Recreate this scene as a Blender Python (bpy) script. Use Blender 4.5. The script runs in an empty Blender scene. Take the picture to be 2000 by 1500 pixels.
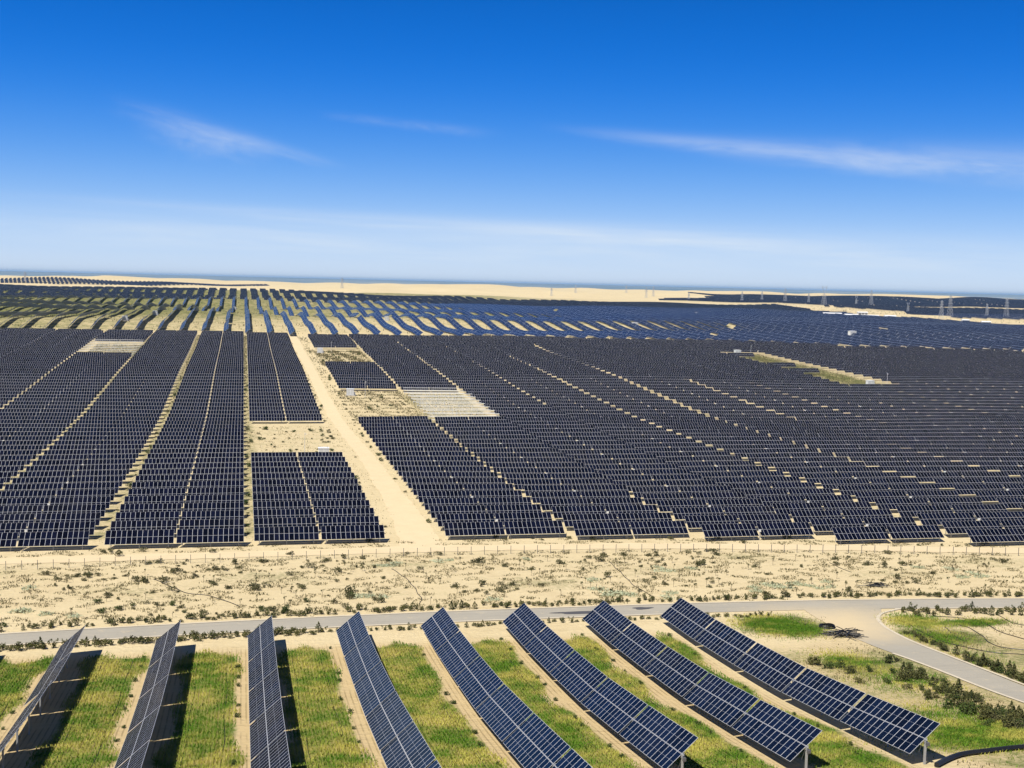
import bpy, math, random
import numpy as np
from math import radians, sin, cos, atan, atan2, pi, sqrt
from mathutils import Matrix, Vector

random.seed(7)
RNG = np.random.default_rng(11)
S = bpy.context.scene
COL = S.collection

# ------------------------------------------------------------------ camera
ZC = 56.0                                   # height of the view point over the solar field
FPX, YAW, PITCH, ROLL = 2400.0, radians(12.4), radians(4.7), atan(.0235)
RM = Matrix.Rotation(-YAW, 3, 'Z') @ Matrix.Rotation(pi/2 - PITCH, 3, 'X') @ Matrix.Rotation(ROLL, 3, 'Z')
cam = bpy.data.objects.new('camera', bpy.data.cameras.new('camera'))
COL.objects.link(cam)
cam.data.sensor_width = 36.0
cam.data.lens = 36.0*FPX/2000.0
cam.data.clip_start, cam.data.clip_end = 1.0, 90000.0
cam.matrix_world = Matrix.Translation((0, 0, ZC)) @ RM.to_4x4()
S.camera = cam

# ------------------------------------------------------------------ light, sky, exposure
SUN_DIR = Vector((-.50, -.40, 1.0)).normalized()        # from the ground to the sun
SUN_EL = math.asin(SUN_DIR.z)
sl = bpy.data.lights.new('sun', 'SUN')
sl.energy, sl.angle, sl.color = 5.0, radians(.5), (1.0, .945, .85)
sun = bpy.data.objects.new('sun', sl)
COL.objects.link(sun)
sun.rotation_euler = SUN_DIR.to_track_quat('Z', 'Y').to_euler()
S.view_settings.view_transform = 'Standard'
S.view_settings.look = 'None'
S.view_settings.gamma = 1.0
S.view_settings.exposure = 0.16
S.view_settings.use_curve_mapping = False
S.cycles.max_bounces = 4
S.cycles.diffuse_bounces = 2
S.cycles.glossy_bounces = 2
S.cycles.transmission_bounces = 2
S.cycles.volume_bounces = 0
S.cycles.transparent_max_bounces = 4
S.cycles.caustics_reflective = False
S.cycles.caustics_refractive = False

class NT:
    """small helper round a node tree"""
    def __init__(s, tree):
        s.t = tree
        s.n = tree.nodes
        s.l = tree.links
    def node(s, kind, **kw):
        n = s.n.new(kind)
        for k, v in kw.items():
            setattr(n, k, v)
        return n
    def put(s, sock, v):
        if isinstance(v, bpy.types.NodeSocket):
            s.l.new(v, sock)
        else:
            sock.default_value = v
    def m(s, op, a, b=0.0, c=None, clamp=False):
        n = s.node('ShaderNodeMath', operation=op, use_clamp=clamp)
        s.put(n.inputs[0], a)
        s.put(n.inputs[1], b)
        if c is not None:
            s.put(n.inputs[2], c)
        return n.outputs[0]
    def mix(s, f, a, b, blend='MIX'):
        n = s.node('ShaderNodeMix', data_type='RGBA', blend_type=blend)
        s.put(n.inputs[0], f)
        s.put(n.inputs[6], a if isinstance(a, bpy.types.NodeSocket) else (*a[:3], 1))
        s.put(n.inputs[7], b if isinstance(b, bpy.types.NodeSocket) else (*b[:3], 1))
        return n.outputs[2]
    def noise(s, vec, scale, detail=3.0, rough=.55, dist=0.0):
        n = s.node('ShaderNodeTexNoise')
        if vec is not None:
            s.l.new(vec, n.inputs['Vector'])
        n.inputs['Scale'].default_value = scale
        n.inputs['Detail'].default_value = detail
        n.inputs['Roughness'].default_value = rough
        n.inputs['Distortion'].default_value = dist
        return n.outputs['Fac']
    def ramp(s, f, lo, hi):
        """smoothstep from lo to hi"""
        n = s.node('ShaderNodeMapRange', interpolation_type='SMOOTHSTEP')
        s.put(n.inputs[0], f)
        s.put(n.inputs[1], lo)
        s.put(n.inputs[2], hi)
        return n.outputs[0]
    def xyz(s, v):
        n = s.node('ShaderNodeSeparateXYZ')
        s.l.new(v, n.inputs[0])
        return n.outputs
    def comb(s, x, y, z):
        n = s.node('ShaderNodeCombineXYZ')
        s.put(n.inputs[0], x); s.put(n.inputs[1], y); s.put(n.inputs[2], z)
        return n.outputs[0]

W = bpy.data.worlds.new('World')
S.world = W
W.use_nodes = True
w = NT(W.node_tree)
w.n.clear()
tc = w.node('ShaderNodeTexCoord').outputs['Generated']
dx, dy, dz = w.xyz(tc)
# the air is very clear: the blue deepens fast above the horizon
zz = w.m('MAXIMUM', dz, 0.0)
zup = w.m('ADD', w.m('MULTIPLY', zz, 2.0), .012)
sky = w.node('ShaderNodeTexSky', sky_type='NISHITA', sun_disc=False)
sky.sun_elevation = SUN_EL
sky.sun_rotation = atan2(SUN_DIR.x, SUN_DIR.y)
sky.air_density, sky.dust_density, sky.ozone_density = 1.0, .6, 3.0
w.l.new(w.comb(dx, dy, zup), sky.inputs['Vector'])
hs = w.node('ShaderNodeHueSaturation')
hs.inputs['Saturation'].default_value = 1.25
w.l.new(sky.outputs[0], hs.inputs['Color'])
# a polarised, very saturated desert blue: the clear-sky texture graded by height above the horizon
gr = w.node('ShaderNodeValToRGB')
cr = gr.color_ramp
cr.interpolation = 'B_SPLINE'
w.l.new(w.m('POWER', zz, .5), gr.inputs['Fac'])
stops = [(0.0, (6.0, 7.0, 8.5)), (.08, (5.9, 7.0, 8.6)), (.19, (4.2, 6.0, 8.7)), (.27, (1.75, 4.1, 8.4)), (.35, (.32, 2.4, 7.7)), (.42, (.0, 1.55, 6.6)), (.50, (.0, 1.0, 4.6)), (.70, (.04, .36, 1.5)), (1.0, (.04, .22, .9))]
while len(cr.elements) < len(stops): cr.elements.new(.5)
for e, (p, c) in zip(cr.elements, stops):
    e.position, e.color = p, (c[0]/10, c[1]/10, c[2]/10, 1)
grs = w.node('ShaderNodeVectorMath', operation='SCALE')
w.l.new(gr.outputs[0], grs.inputs[0])
grs.inputs['Scale'].default_value = 10.0
skyc = w.mix(.92, hs.outputs[0], grs.outputs[0])
az = w.m('ARCTAN2', dx, dy)
el = w.m('ARCSINE', w.m('MINIMUM', w.m('MAXIMUM', dz, -1.0), 1.0))
def streak(a, b, wid, wid2, power, nscale, seed):
    """a wisp of cirrus from a to b (azimuth, elevation), soft across"""
    ux, uy = b[0]-a[0], b[1]-a[1]
    L = sqrt(ux*ux+uy*uy); ux /= L; uy /= L
    pa, pe = w.m('SUBTRACT', az, a[0]), w.m('SUBTRACT', el, a[1])
    s_ = w.m('DIVIDE', w.m('ADD', w.m('MULTIPLY', pa, ux), w.m('MULTIPLY', pe, uy)), L)
    t_ = w.m('ADD', w.m('MULTIPLY', pa, -uy), w.m('MULTIPLY', pe, ux))
    ww = w.m('ADD', wid, w.m('MULTIPLY', s_, wid2-wid))
    ww = w.m('MAXIMUM', ww, .001)
    nv = w.comb(w.m('ADD', w.m('MULTIPLY', s_, 2.2), seed), w.m('MULTIPLY', t_, nscale), seed)
    n1 = w.noise(nv, 1.6, 6.0, .62, .4)
    t2 = w.m('ADD', w.m('DIVIDE', t_, ww), w.m('MULTIPLY', w.m('SUBTRACT', n1, .5), 1.6))
    g = w.m('POWER', 2.718, w.m('MULTIPLY', w.m('MULTIPLY', t2, t2), -1.0))
    ends = w.m('MULTIPLY', w.ramp(s_, -.05, .35), w.ramp(s_, 1.08, .7))
    return w.m('MULTIPLY', w.m('MULTIPLY', g, ends), w.m('MULTIPLY', w.ramp(n1, .22, .75), power))
clouds = None
for a in [((-.105, .1305), (.075, .0895), .007, .004, .20, 60, 1.0),
          ((-.085, .118), (.03, .098), .011, .007, .16, 45, 2.3),
          ((-.06, .107), (.01, .090), .010, .007, .11, 45, 5.3),
          ((.24, .1255), (.70, .082), .0036, .012, .33, 34, 3.1),
          ((.33, .114), (.75, .092), .006, .016, .22, 30, 6.6),
          ((.055, .1295), (.20, .1185), .003, .004, .11, 50, 4.4),
          ((-.2, .057), (.55, .034), .004, .008, .30, 60, 7.7),
          ((-.3, .040), (.45, .022), .010, .014, .35, 40, 8.2),
          ((.05, .047), (.75, .020), .008, .016, .30, 40, 9.9)]:
    c = streak(*a)
    clouds = c if clouds is None else w.m('ADD', clouds, c)
clouds = w.m('MINIMUM', clouds, .8)
bright = w.mix(clouds, skyc, (7.6, 8.0, 8.3))
bg = w.node('ShaderNodeBackground')
bg.inputs['Strength'].default_value = .10
w.l.new(bright, bg.inputs['Color'])
w.l.new(bg.outputs[0], w.node('ShaderNodeOutputWorld').inputs[0])

# ------------------------------------------------------------------ terrain
_P = np.array([(-400, 22), (-200, 25), (0, 34), (60, 41), (90, 45), (113, 48), (127, 49.8), (142, 51.5), (157, 52.6), (172, 53.5),
    (187, 54), (205, 54.4), (255, 55.6), (350, 55.8), (465, 55), (530, 52.6), (620, 48.5), (760, 44), (815, 41.5), (870, 40.2),
    (960, 35.6), (1030, 32.8), (1075, 34.6), (1130, 35.8), (1230, 37.8), (1450, 36.6), (1680, 34.8), (1780, 37.4), (1880, 40.6), (2000, 40.6),
    (2300, 35.5), (2600, 30.2), (2750, 33), (3000, 31), (3300, 28), (3600, 25), (3800, 27), (4400, 17), (4800, 21), (5600, 31),
    (8000, 27), (12000, 19), (20000, 9), (40000, -2)], float)
def _pchip(x, y):
    h = np.diff(x); d = np.diff(y)/h
    m = np.zeros_like(x)
    for i in range(1, len(x)-1):
        if d[i-1]*d[i] > 0:
            w1, w2 = 2*h[i]+h[i-1], h[i]+2*h[i-1]
            m[i] = (w1+w2)/(w1/d[i-1]+w2/d[i])
    m[0], m[-1] = d[0], d[-1]
    return m
_M = _pchip(_P[:, 0], _P[:, 1])
def sstep(a, b, x):
    t = np.clip((x-a)/(b-a), 0, 1)
    return t*t*(3-2*t)
def ground(u, v):
    """height of the ground at (u, v)"""
    u = np.asarray(u, float); v = np.asarray(v, float)
    vv = np.clip(v, _P[0, 0], _P[-1, 0])
    i = np.clip(np.searchsorted(_P[:, 0], vv)-1, 0, len(_P)-2)
    x0, x1 = _P[i, 0], _P[i+1, 0]; h = x1-x0; t = (vv-x0)/h
    y = (_P[i, 1]*(1+2*t)*(1-t)**2 + h*_M[i]*t*(1-t)**2 + _P[i+1, 1]*t*t*(3-2*t) + h*_M[i+1]*t*t*(t-1))
    z = ZC - y
    z = z + .35*np.sin(u/31+1.3)*np.sin(v/43)*sstep(265, 340, v)*(1-sstep(800, 880, v))
    wh = sstep(875, 960, v)*(1-sstep(2650, 2800, v))
    right = sstep(150, 500, u)
    z = z + wh*((2.0-1.2*right)*np.sin(u/88+v/120) + (3.0-2.0*right)*np.sin(v/41+1.6*np.sin(u/170)-.6) + .8*np.sin(u/37-v/70))
    z = z + sstep(2700, 2900, v)*(1-sstep(5200, 6200, v))*1.8*np.sin(u/41+1.3*np.sin(v/90))
    wd = sstep(2680, 2950, v)*(1-sstep(5200, 6200, v))
    z = z + wd*(11.0*(np.abs(np.sin(u/310+1.1*np.sin(v/260)+v/700))**1.5-.5) + 2.2*np.sin(u/95+v/180)+1.5*np.sin(u/210-v/130))
    z = z + 11*np.exp(-np.abs((u+560)/75)**1.5-((v-4330)/160)**2) + 6*np.exp(-np.abs((u+455)/50)**1.5-((v-4350)/150)**2)
    return z
def g1(u, v):
    return float(ground(u, v))
def ray(px, py):
    d = RM @ Vector(((px-1000)/FPX, -(py-750)/FPX, -1.0))
    return np.array(d)
def gp(px, py, off=0.0):
    """the point of the ground seen at a place of the photograph"""
    d = ray(px, py)
    t = 60*1.002**np.arange(3600)
    P = d[None, :]*t[:, None]
    k = np.argmax(P[:, 2]+ZC <= ground(P[:, 0], P[:, 1])+off)
    return float(P[k, 0]), float(P[k, 1])
def to_px(u, v, z):
    q = RM.transposed() @ Vector((u, v, z-ZC))
    if q.z > -1:
        return -9999, -9999
    return 1000+FPX*q.x/-q.z, 750-FPX*q.y/-q.z

# ------------------------------------------------------------------ object helpers
def link(o, parent=None):
    COL.objects.link(o)
    if parent is not None:
        o.parent = parent
    return o
def tag(o, label=None, cat=None, group=None, kind=None):
    if label: o['label'] = label
    if cat: o['category'] = cat
    if group: o['group'] = group
    if kind: o['kind'] = kind
    return o
def empty(name, loc, label, cat, group=None, rot=(0, 0, 0)):
    o = bpy.data.objects.new(name, None)
    o.empty_display_size = .3
    o.location = loc
    o.rotation_euler = rot
    return tag(link(o), label, cat, group)
def child(name, me, parent, loc=(0, 0, 0), rot=(0, 0, 0), scale=(1, 1, 1)):
    o = link(bpy.data.objects.new(name, me), parent)
    o.location, o.rotation_euler, o.scale = loc, rot, scale
    return o
def nth(i):
    if 10 <= i % 100 <= 20: return '%dth' % i
    return '%d%s' % (i, {1: 'st', 2: 'nd', 3: 'rd'}.get(i % 10, 'th'))

class MB:
    """collects quads; build() makes one mesh"""
    def __init__(s):
        s.v, s.f, s.m, s.uv = [], [], [], []
        s.n = 0
    def quads(s, V, F, mi=0, uv=None):
        V = np.asarray(V, float).reshape(-1, 3); F = np.asarray(F, int).reshape(-1, 4)
        s.v.append(V); s.f.append(F+s.n); s.n += len(V)
        s.m.append(np.full(len(F), mi, int) if np.isscalar(mi) else np.asarray(mi, int))
        s.uv.append(np.zeros((len(F), 4, 2)) if uv is None else np.asarray(uv, float).reshape(-1, 4, 2))
    def boxes(s, O, EX, EY, EZ, mi=0, uvn=None):
        """boxes with centre O and half axes EX, EY, EZ (arrays n,3); +EZ face carries the UVs (uvn modules)"""
        O, EX, EY, EZ = [np.atleast_2d(np.asarray(a, float)) for a in (O, EX, EY, EZ)]
        n = max(len(O), len(EX), len(EY), len(EZ))
        O, EX, EY, EZ = [np.broadcast_to(a, (n, 3)) for a in (O, EX, EY, EZ)]
        sg = np.array([(-1, -1, -1), (1, -1, -1), (1, 1, -1), (-1, 1, -1), (-1, -1, 1), (1, -1, 1), (1, 1, 1), (-1, 1, 1)], float)
        V = O[:, None, :]+sg[None, :, 0:1]*EX[:, None, :]+sg[None, :, 1:2]*EY[:, None, :]+sg[None, :, 2:3]*EZ[:, None, :]
        f = np.array([(4, 5, 6, 7), (0, 3, 2, 1), (0, 1, 5, 4), (1, 2, 6, 5), (2, 3, 7, 6), (3, 0, 4, 7)])
        F = (f[None]+8*np.arange(n)[:, None, None]).reshape(-1, 4)
        uv = np.zeros((n, 6, 4, 2))
        if uvn is not None:
            nx, ny = [np.broadcast_to(np.asarray(q, float), (n,)) for q in uvn[:2]]
            off = np.zeros(n) if len(uvn) < 3 else np.asarray(uvn[2], float)
            uv[:, 0, 0] = np.stack([off, 0*nx], 1); uv[:, 0, 1] = np.stack([off+nx, 0*nx], 1)
            uv[:, 0, 2] = np.stack([off+nx, ny], 1); uv[:, 0, 3] = np.stack([off, ny], 1)
        s.quads(V.reshape(-1, 3), F, mi, uv)
    def box(s, c, h, mi=0):
        s.boxes([c], [(h[0], 0, 0)], [(0, h[1], 0)], [(0, 0, h[2])], mi)
    def tube(s, a, b, r, n=6, mi=0, r2=None):
        a, b = np.asarray(a, float), np.asarray(b, float)
        r2 = r if r2 is None else r2
        d = b-a; d = d/np.linalg.norm(d)
        x = np.cross(d, (0, 0, 1) if abs(d[2]) < .9 else (1, 0, 0)); x /= np.linalg.norm(x); y = np.cross(d, x)
        t = 2*pi*np.arange(n)/n
        ring = np.cos(t)[:, None]*x+np.sin(t)[:, None]*y
        V = np.vstack([a+r*ring, b+r2*ring, a[None], b[None]])
        F = [(i, (i+1) % n, n+(i+1) % n, n+i) for i in range(n)]
        F += [(2*n, (i+1) % n, i, i) for i in range(n)] + [(2*n+1, n+i, n+(i+1) % n, n+(i+1) % n) for i in range(n)]
        s.quads(V, F, mi)
    def path(s, pts, r, n=5, mi=0):
        for a, b in zip(pts[:-1], pts[1:]):
            if np.linalg.norm(np.subtract(a, b)) > 1e-4:
                s.tube(a, b, r, n, mi)
    def bar(s, a, b, wx, mi=0):
        s.tube(a, b, wx, 4, mi)
    def mesh(s, name, mats, smooth=False):
        V = np.vstack(s.v); F = np.vstack(s.f); Mi = np.concatenate(s.m); UV = np.concatenate(s.uv)
        tri = F[:, 2] == F[:, 3]
        me = bpy.data.meshes.new(name)
        me.vertices.add(len(V)); me.vertices.foreach_set('co', V.ravel())
        cnt = np.where(tri, 3, 4); start = np.concatenate([[0], np.cumsum(cnt)[:-1]])
        keep = np.ones(F.shape, bool); keep[tri, 3] = False
        me.loops.add(int(cnt.sum())); me.loops.foreach_set('vertex_index', F[keep].astype(np.int32))
        me.polygons.add(len(F))
        me.polygons.foreach_set('loop_start', start.astype(np.int32))
        me.polygons.foreach_set('material_index', Mi.astype(np.int32))
        lay = me.uv_layers.new(name='UVMap')
        lay.data.foreach_set('uv', UV[keep].ravel())
        for m_ in (mats if isinstance(mats, (list, tuple)) else [mats]):
            me.materials.append(m_)
        me.polygons.foreach_set('use_smooth', np.full(len(F), bool(smooth)))
        me.update(calc_edges=True)
        return me

# ------------------------------------------------------------------ materials
def new_mat(name):
    m = bpy.data.materials.new(name)
    m.use_nodes = True
    t = NT(m.node_tree)
    b = m.node_tree.nodes['Principled BSDF']
    return m, t, b
def plain(name, col, rough=.6, metal=0.0, var=.12, scale=3.0):
    m, t, b = new_mat(name)
    geo = t.node('ShaderNodeNewGeometry').outputs['Position']
    n = t.noise(geo, scale, 4.0, .6)
    c = t.mix(n, [x*(1-var) for x in col], [min(1, x*(1+var)) for x in col])
    t.put(b.inputs['Base Color'], c)
    b.inputs['Roughness'].default_value = rough
    b.inputs['Metallic'].default_value = metal
    return m
def panel_mat(name, glass, frame, fw, fh, cells=True, rough=.16, spec=.5, mid=True, cap=.16):
    m, t, b = new_mat(name)
    uvn = t.node('ShaderNodeUVMap').outputs[0]
    x, y, _ = t.xyz(uvn)
    fx, fy = t.m('FRACT', x), t.m('FRACT', y)
    ex = t.m('MINIMUM', fx, t.m('SUBTRACT', 1.0, fx))
    ey = t.m('MINIMUM', fy, t.m('SUBTRACT', 1.0, fy))
    line = t.m('MAXIMUM', t.m('LESS_THAN', ex, fw), t.m('LESS_THAN', ey, fh))
    cell = t.node('ShaderNodeTexWhiteNoise', noise_dimensions='3D')
    rnd = t.node('ShaderNodeObjectInfo').outputs['Random']
    t.l.new(t.comb(t.m('FLOOR', x), t.m('FLOOR', y), t.m('MULTIPLY', rnd, 91.0)), cell.inputs['Vector'])
    g = t.mix(cell.outputs['Value'], [q*.55 for q in glass], [q*1.5 for q in glass])
    if cells:
        cx = t.m('ABSOLUTE', t.m('SUBTRACT', t.m('FRACT', t.m('MULTIPLY', fx, 6.0)), .5))
        cy = t.m('ABSOLUTE', t.m('SUBTRACT', t.m('FRACT', t.m('MULTIPLY', fy, 24.0)), .5))
        cl = t.m('MAXIMUM', t.m('GREATER_THAN', cx, .485), t.m('GREATER_THAN', cy, .46))
        g = t.mix(t.m('MULTIPLY', cl, .16), g, (.10, .12, .18))
    if mid:
        my = t.m('LESS_THAN', t.m('ABSOLUTE', t.m('SUBTRACT', fy, .5)), .007)
        dash = t.m('GREATER_THAN', t.m('FRACT', t.m('MULTIPLY', fx, 3.0)), .35)
        g = t.mix(t.m('MULTIPLY', t.m('MULTIPLY', my, dash), .55), g, (.45, .48, .55))
    geo = t.node('ShaderNodeNewGeometry').outputs['Position']
    tone = t.m('ADD', t.m('MULTIPLY', t.noise(geo, .035, 2.0, .5), .6), t.m('MULTIPLY', t.noise(geo, .25, 3.0, .6), .4))
    g = t.mix(t.m('MULTIPLY', t.ramp(tone, .48, .75), .10), g, (.075, .07, .065))        # dust
    base = t.mix(line, g, frame)
    dirt = t.noise(geo, .6, 3.0, .6)
    rg = t.m('ADD', rough, t.m('MULTIPLY', dirt, .12))
    t.n.remove(b)
    df = t.node('ShaderNodeBsdfDiffuse'); t.put(df.inputs['Color'], base)
    gl = t.node('ShaderNodeBsdfGlossy'); t.put(gl.inputs['Roughness'], t.m('ADD', rg, t.m('MULTIPLY', line, .25)))
    fr_ = t.node('ShaderNodeFresnel'); fr_.inputs['IOR'].default_value = 1.38
    mx = t.node('ShaderNodeMixShader')
    t.put(mx.inputs[0], t.m('MINIMUM', t.m('MULTIPLY', fr_.outputs[0], spec*2), cap))      # the coat keeps the glass dark even at a slant
    t.l.new(df.outputs[0], mx.inputs[1]); t.l.new(gl.outputs[0], mx.inputs[2])
    t.l.new(mx.outputs[0], t.node('ShaderNodeOutputMaterial', is_active_output=True).inputs['Surface'])
    for o_ in [q for q in t.n if q.type == 'OUTPUT_MATERIAL' and not q.inputs['Surface'].is_linked]: t.n.remove(o_)
    return m
FRAME = (.62, .63, .66)
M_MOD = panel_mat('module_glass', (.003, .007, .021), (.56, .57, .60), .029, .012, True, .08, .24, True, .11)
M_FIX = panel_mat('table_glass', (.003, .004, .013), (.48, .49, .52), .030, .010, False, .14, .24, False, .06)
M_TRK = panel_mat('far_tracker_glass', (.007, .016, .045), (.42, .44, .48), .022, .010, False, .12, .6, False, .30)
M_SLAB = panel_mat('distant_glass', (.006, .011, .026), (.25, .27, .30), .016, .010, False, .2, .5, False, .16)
M_BACK = plain('module_backsheet', (.16, .165, .17), .6)
M_STEEL = plain('galvanised_steel', (.50, .51, .52), .45, .35)
M_POST = plain('post_steel', (.42, .43, .44), .5, .2)
M_WHITE = plain('white_enamel', (.80, .81, .80), .5, 0, .05, 1.0)
M_LGREY = plain('light_grey_paint', (.60, .61, .60), .5)
M_DGREY = plain('dark_grey_paint', (.12, .12, .125), .5)
M_CONC = plain('concrete_slab', (.52, .47, .38), .85, 0, .2, .8)
M_BLACK = plain('black_rubber', (.012, .012, .013), .5, 0, .3)
M_WOOD = plain('weathered_wood', (.13, .095, .06), .9, 0, .3)
M_TOWER = plain('tower_steel', (.42, .45, .50), .5, .1)

def leaf_mat(name, a, b_, tint=.5):
    m, t, b = new_mat(name)
    rnd = t.node('ShaderNodeObjectInfo').outputs['Random']
    geo = t.node('ShaderNodeNewGeometry').outputs['Position']
    n = t.noise(geo, 2.6, 3.0, .7)
    f = t.m('ADD', t.m('MULTIPLY', rnd, tint), t.m('MULTIPLY', t.ramp(n, .3, .7), 1-tint))
    t.put(b.inputs['Base Color'], t.mix(f, a, b_))
    b.inputs['Roughness'].default_value = .75
    b.inputs['Specular IOR Level'].default_value = .2
    return m
M_HEDGE = leaf_mat('hedge_leaves', (.026, .046, .014), (.15, .14, .045))
M_BUSH = leaf_mat('bush_leaves', (.050, .052, .022), (.15, .145, .06))
M_GREEN = leaf_mat('green_bush_leaves', (.030, .058, .014), (.085, .115, .025))
M_MAT = leaf_mat('silver_plant_leaves', (.40, .44, .27), (.54, .56, .38))
M_TUFT = leaf_mat('dry_tuft_blades', (.045, .045, .02), (.19, .165, .075), .2)
M_CROP = None

# ground
gm, t, b = new_mat('desert_ground')
pos = t.node('ShaderNodeNewGeometry').outputs['Position']
att = t.node('ShaderNodeVertexColor', layer_name='zone')
zr, zg, zb = t.node('ShaderNodeSeparateColor').outputs[:3]
t.l.new(att.outputs['Color'], zr.node.inputs[0])
x, y, z = t.xyz(pos)
nl = t.noise(pos, .02, 4.0, .6)
nm = t.noise(pos, .16, 5.0, .65)
nf = t.noise(pos, 1.3, 5.0, .7)
nstr = t.noise(t.comb(t.m('MULTIPLY', x, .16), t.m('MULTIPLY', y, .85), 0.0), 1.0, 4.0, .65, .5)
sand = t.mix(nl, (.62, .50, .285), (.74, .62, .38))
sand = t.mix(t.m('MULTIPLY', t.ramp(nm, .42, .72), .30), sand, (.50, .38, .20))
sand = t.mix(t.m('MULTIPLY', t.ramp(nf, .50, .72), .35), sand, (.82, .69, .46))
sand = t.mix(t.m('MULTIPLY', t.ramp(nstr, .55, .75), .30), sand, (.26, .20, .10))
# dry and green ground cover where the zone says so
gcol = t.mix(t.ramp(nm, .35, .7), (.13, .145, .045), (.31, .275, .115))
gn = t.m('ADD', t.m('MULTIPLY', nf, .55), t.m('MULTIPLY', nm, .45))
gfac = t.ramp(t.m('SUBTRACT', t.m('MULTIPLY', zr, 1.25), gn), -.22, .16)
gcrop = t.mix(t.ramp(nm, .35, .65), (.13, .20, .025), (.44, .36, .10))
c = t.mix(gfac, sand, t.mix(zg, gcol, gcrop))
# planted drills run along the tracker rows
lines = t.m('FRACT', t.m('ADD', t.m('MULTIPLY', x, 1.55), t.m('MULTIPLY', nm, .35)))
lf = t.m('MULTIPLY', t.ramp(lines, .34, .22), t.m('MULTIPLY', t.m('MULTIPLY', zg, .75), t.ramp(nm, .35, .6)))
c = t.mix(t.m('MULTIPLY', zg, t.m('MULTIPLY', t.m('SUBTRACT', 1.0, gfac), .8)), c, (.50, .345, .15))
c = t.mix(lf, c, (.17, .12, .05))
# far plain: the blue of distant haze is painted into its base colour
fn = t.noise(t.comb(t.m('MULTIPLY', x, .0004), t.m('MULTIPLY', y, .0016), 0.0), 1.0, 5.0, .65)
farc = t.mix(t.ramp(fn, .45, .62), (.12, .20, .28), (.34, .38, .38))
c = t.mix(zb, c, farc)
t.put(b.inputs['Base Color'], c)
b.inputs['Roughness'].default_value = .95
b.inputs['Specular IOR Level'].default_value = .1
bp = t.node('ShaderNodeBump')
bp.inputs['Strength'].default_value = .75
bp.inputs['Distance'].default_value = .35
t.l.new(t.m('ADD', nf, t.m('MULTIPLY', nstr, 1.2)), bp.inputs['Height'])
t.l.new(bp.outputs[0], b.inputs['Normal'])
M_GROUND = gm

def track_material(name, ca, cb):
    m, t, b = new_mat(name)
    pos = t.node('ShaderNodeNewGeometry').outputs['Position']
    n = t.noise(pos, .25, 5.0, .65); n2 = t.noise(pos, 1.8, 4.0, .7)
    c = t.mix(n, ca, cb)
    c = t.mix(t.m('MULTIPLY', t.ramp(n2, .55, .75), .25), c, [q*.75 for q in ca])
    t.put(b.inputs['Base Color'], c)
    b.inputs['Roughness'].default_value = .95
    return m
M_TRACK = track_material('pale_track_sand', (.66, .52, .30), (.78, .64, .40))

# asphalt, worn pale, with drifted sand at the junction
rm, t, b = new_mat('worn_road')
pos = t.node('ShaderNodeNewGeometry').outputs['Position']
n1, n2 = t.noise(pos, .12, 4.0, .6), t.noise(pos, 2.2, 4.0, .7)
x, y, z = t.xyz(pos)
c = t.mix(n1, (.34, .315, .26), (.44, .405, .33))
c = t.mix(t.m('MULTIPLY', t.ramp(n2, .5, .8), .3), c, (.20, .195, .185))
st_ = t.noise(t.comb(t.m('MULTIPLY', x, .06), t.m('MULTIPLY', y, 1.5), 0.0), 1.0, 4.0, .6)
c = t.mix(t.m('MULTIPLY', t.ramp(st_, .5, .7), .35), c, (.27, .25, .21))
c = t.mix(t.m('MULTIPLY', t.ramp(t.noise(pos, .5, 4.0, .7), .55, .75), .45), c, (.60, .50, .33))
jd = t.m('SQRT', t.m('ADD', t.m('POWER', t.m('ABSOLUTE', t.m('MULTIPLY', t.m('SUBTRACT', x, 93.0), .62)), 2.0), t.m('POWER', t.m('ABSOLUTE', t.m('MULTIPLY', t.m('SUBTRACT', y, 179.0), .75)), 2.0)))
c = t.mix(t.m('MULTIPLY', t.ramp(t.m('ADD', jd, t.m('MULTIPLY', n1, 8.0)), 17.0, 5.0), .88), c, (.66, .53, .32))
t.put(b.inputs['Base Color'], c)
b.inputs['Roughness'].default_value = .95
b.inputs['Specular IOR Level'].default_value = .1
M_ROAD = rm
M_KERB = plain('pale_kerb_concrete', (.62, .54, .40), .9, 0, .2, 1.2)
M_STAIN = plain('damp_patch', (.10, .09, .075), .5, 0, .2, 1.0)

# crop blades
M_CROP, t, b = new_mat('crop_blades')
pos = t.node('ShaderNodeNewGeometry').outputs['Position']
n1, n2 = t.noise(pos, .16, 3.0, .6), t.noise(pos, .7, 4.0, .7)
f = t.ramp(t.m('ADD', t.m('MULTIPLY', n1, .75), t.m('MULTIPLY', n2, .25)), .41, .62)
c = t.mix(f, (.10, .215, .014), (.50, .47, .10))
t.put(b.inputs['Base Color'], c)
b.inputs['Roughness'].default_value = .8
b.inputs['Specular IOR Level'].default_value = .15

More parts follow.
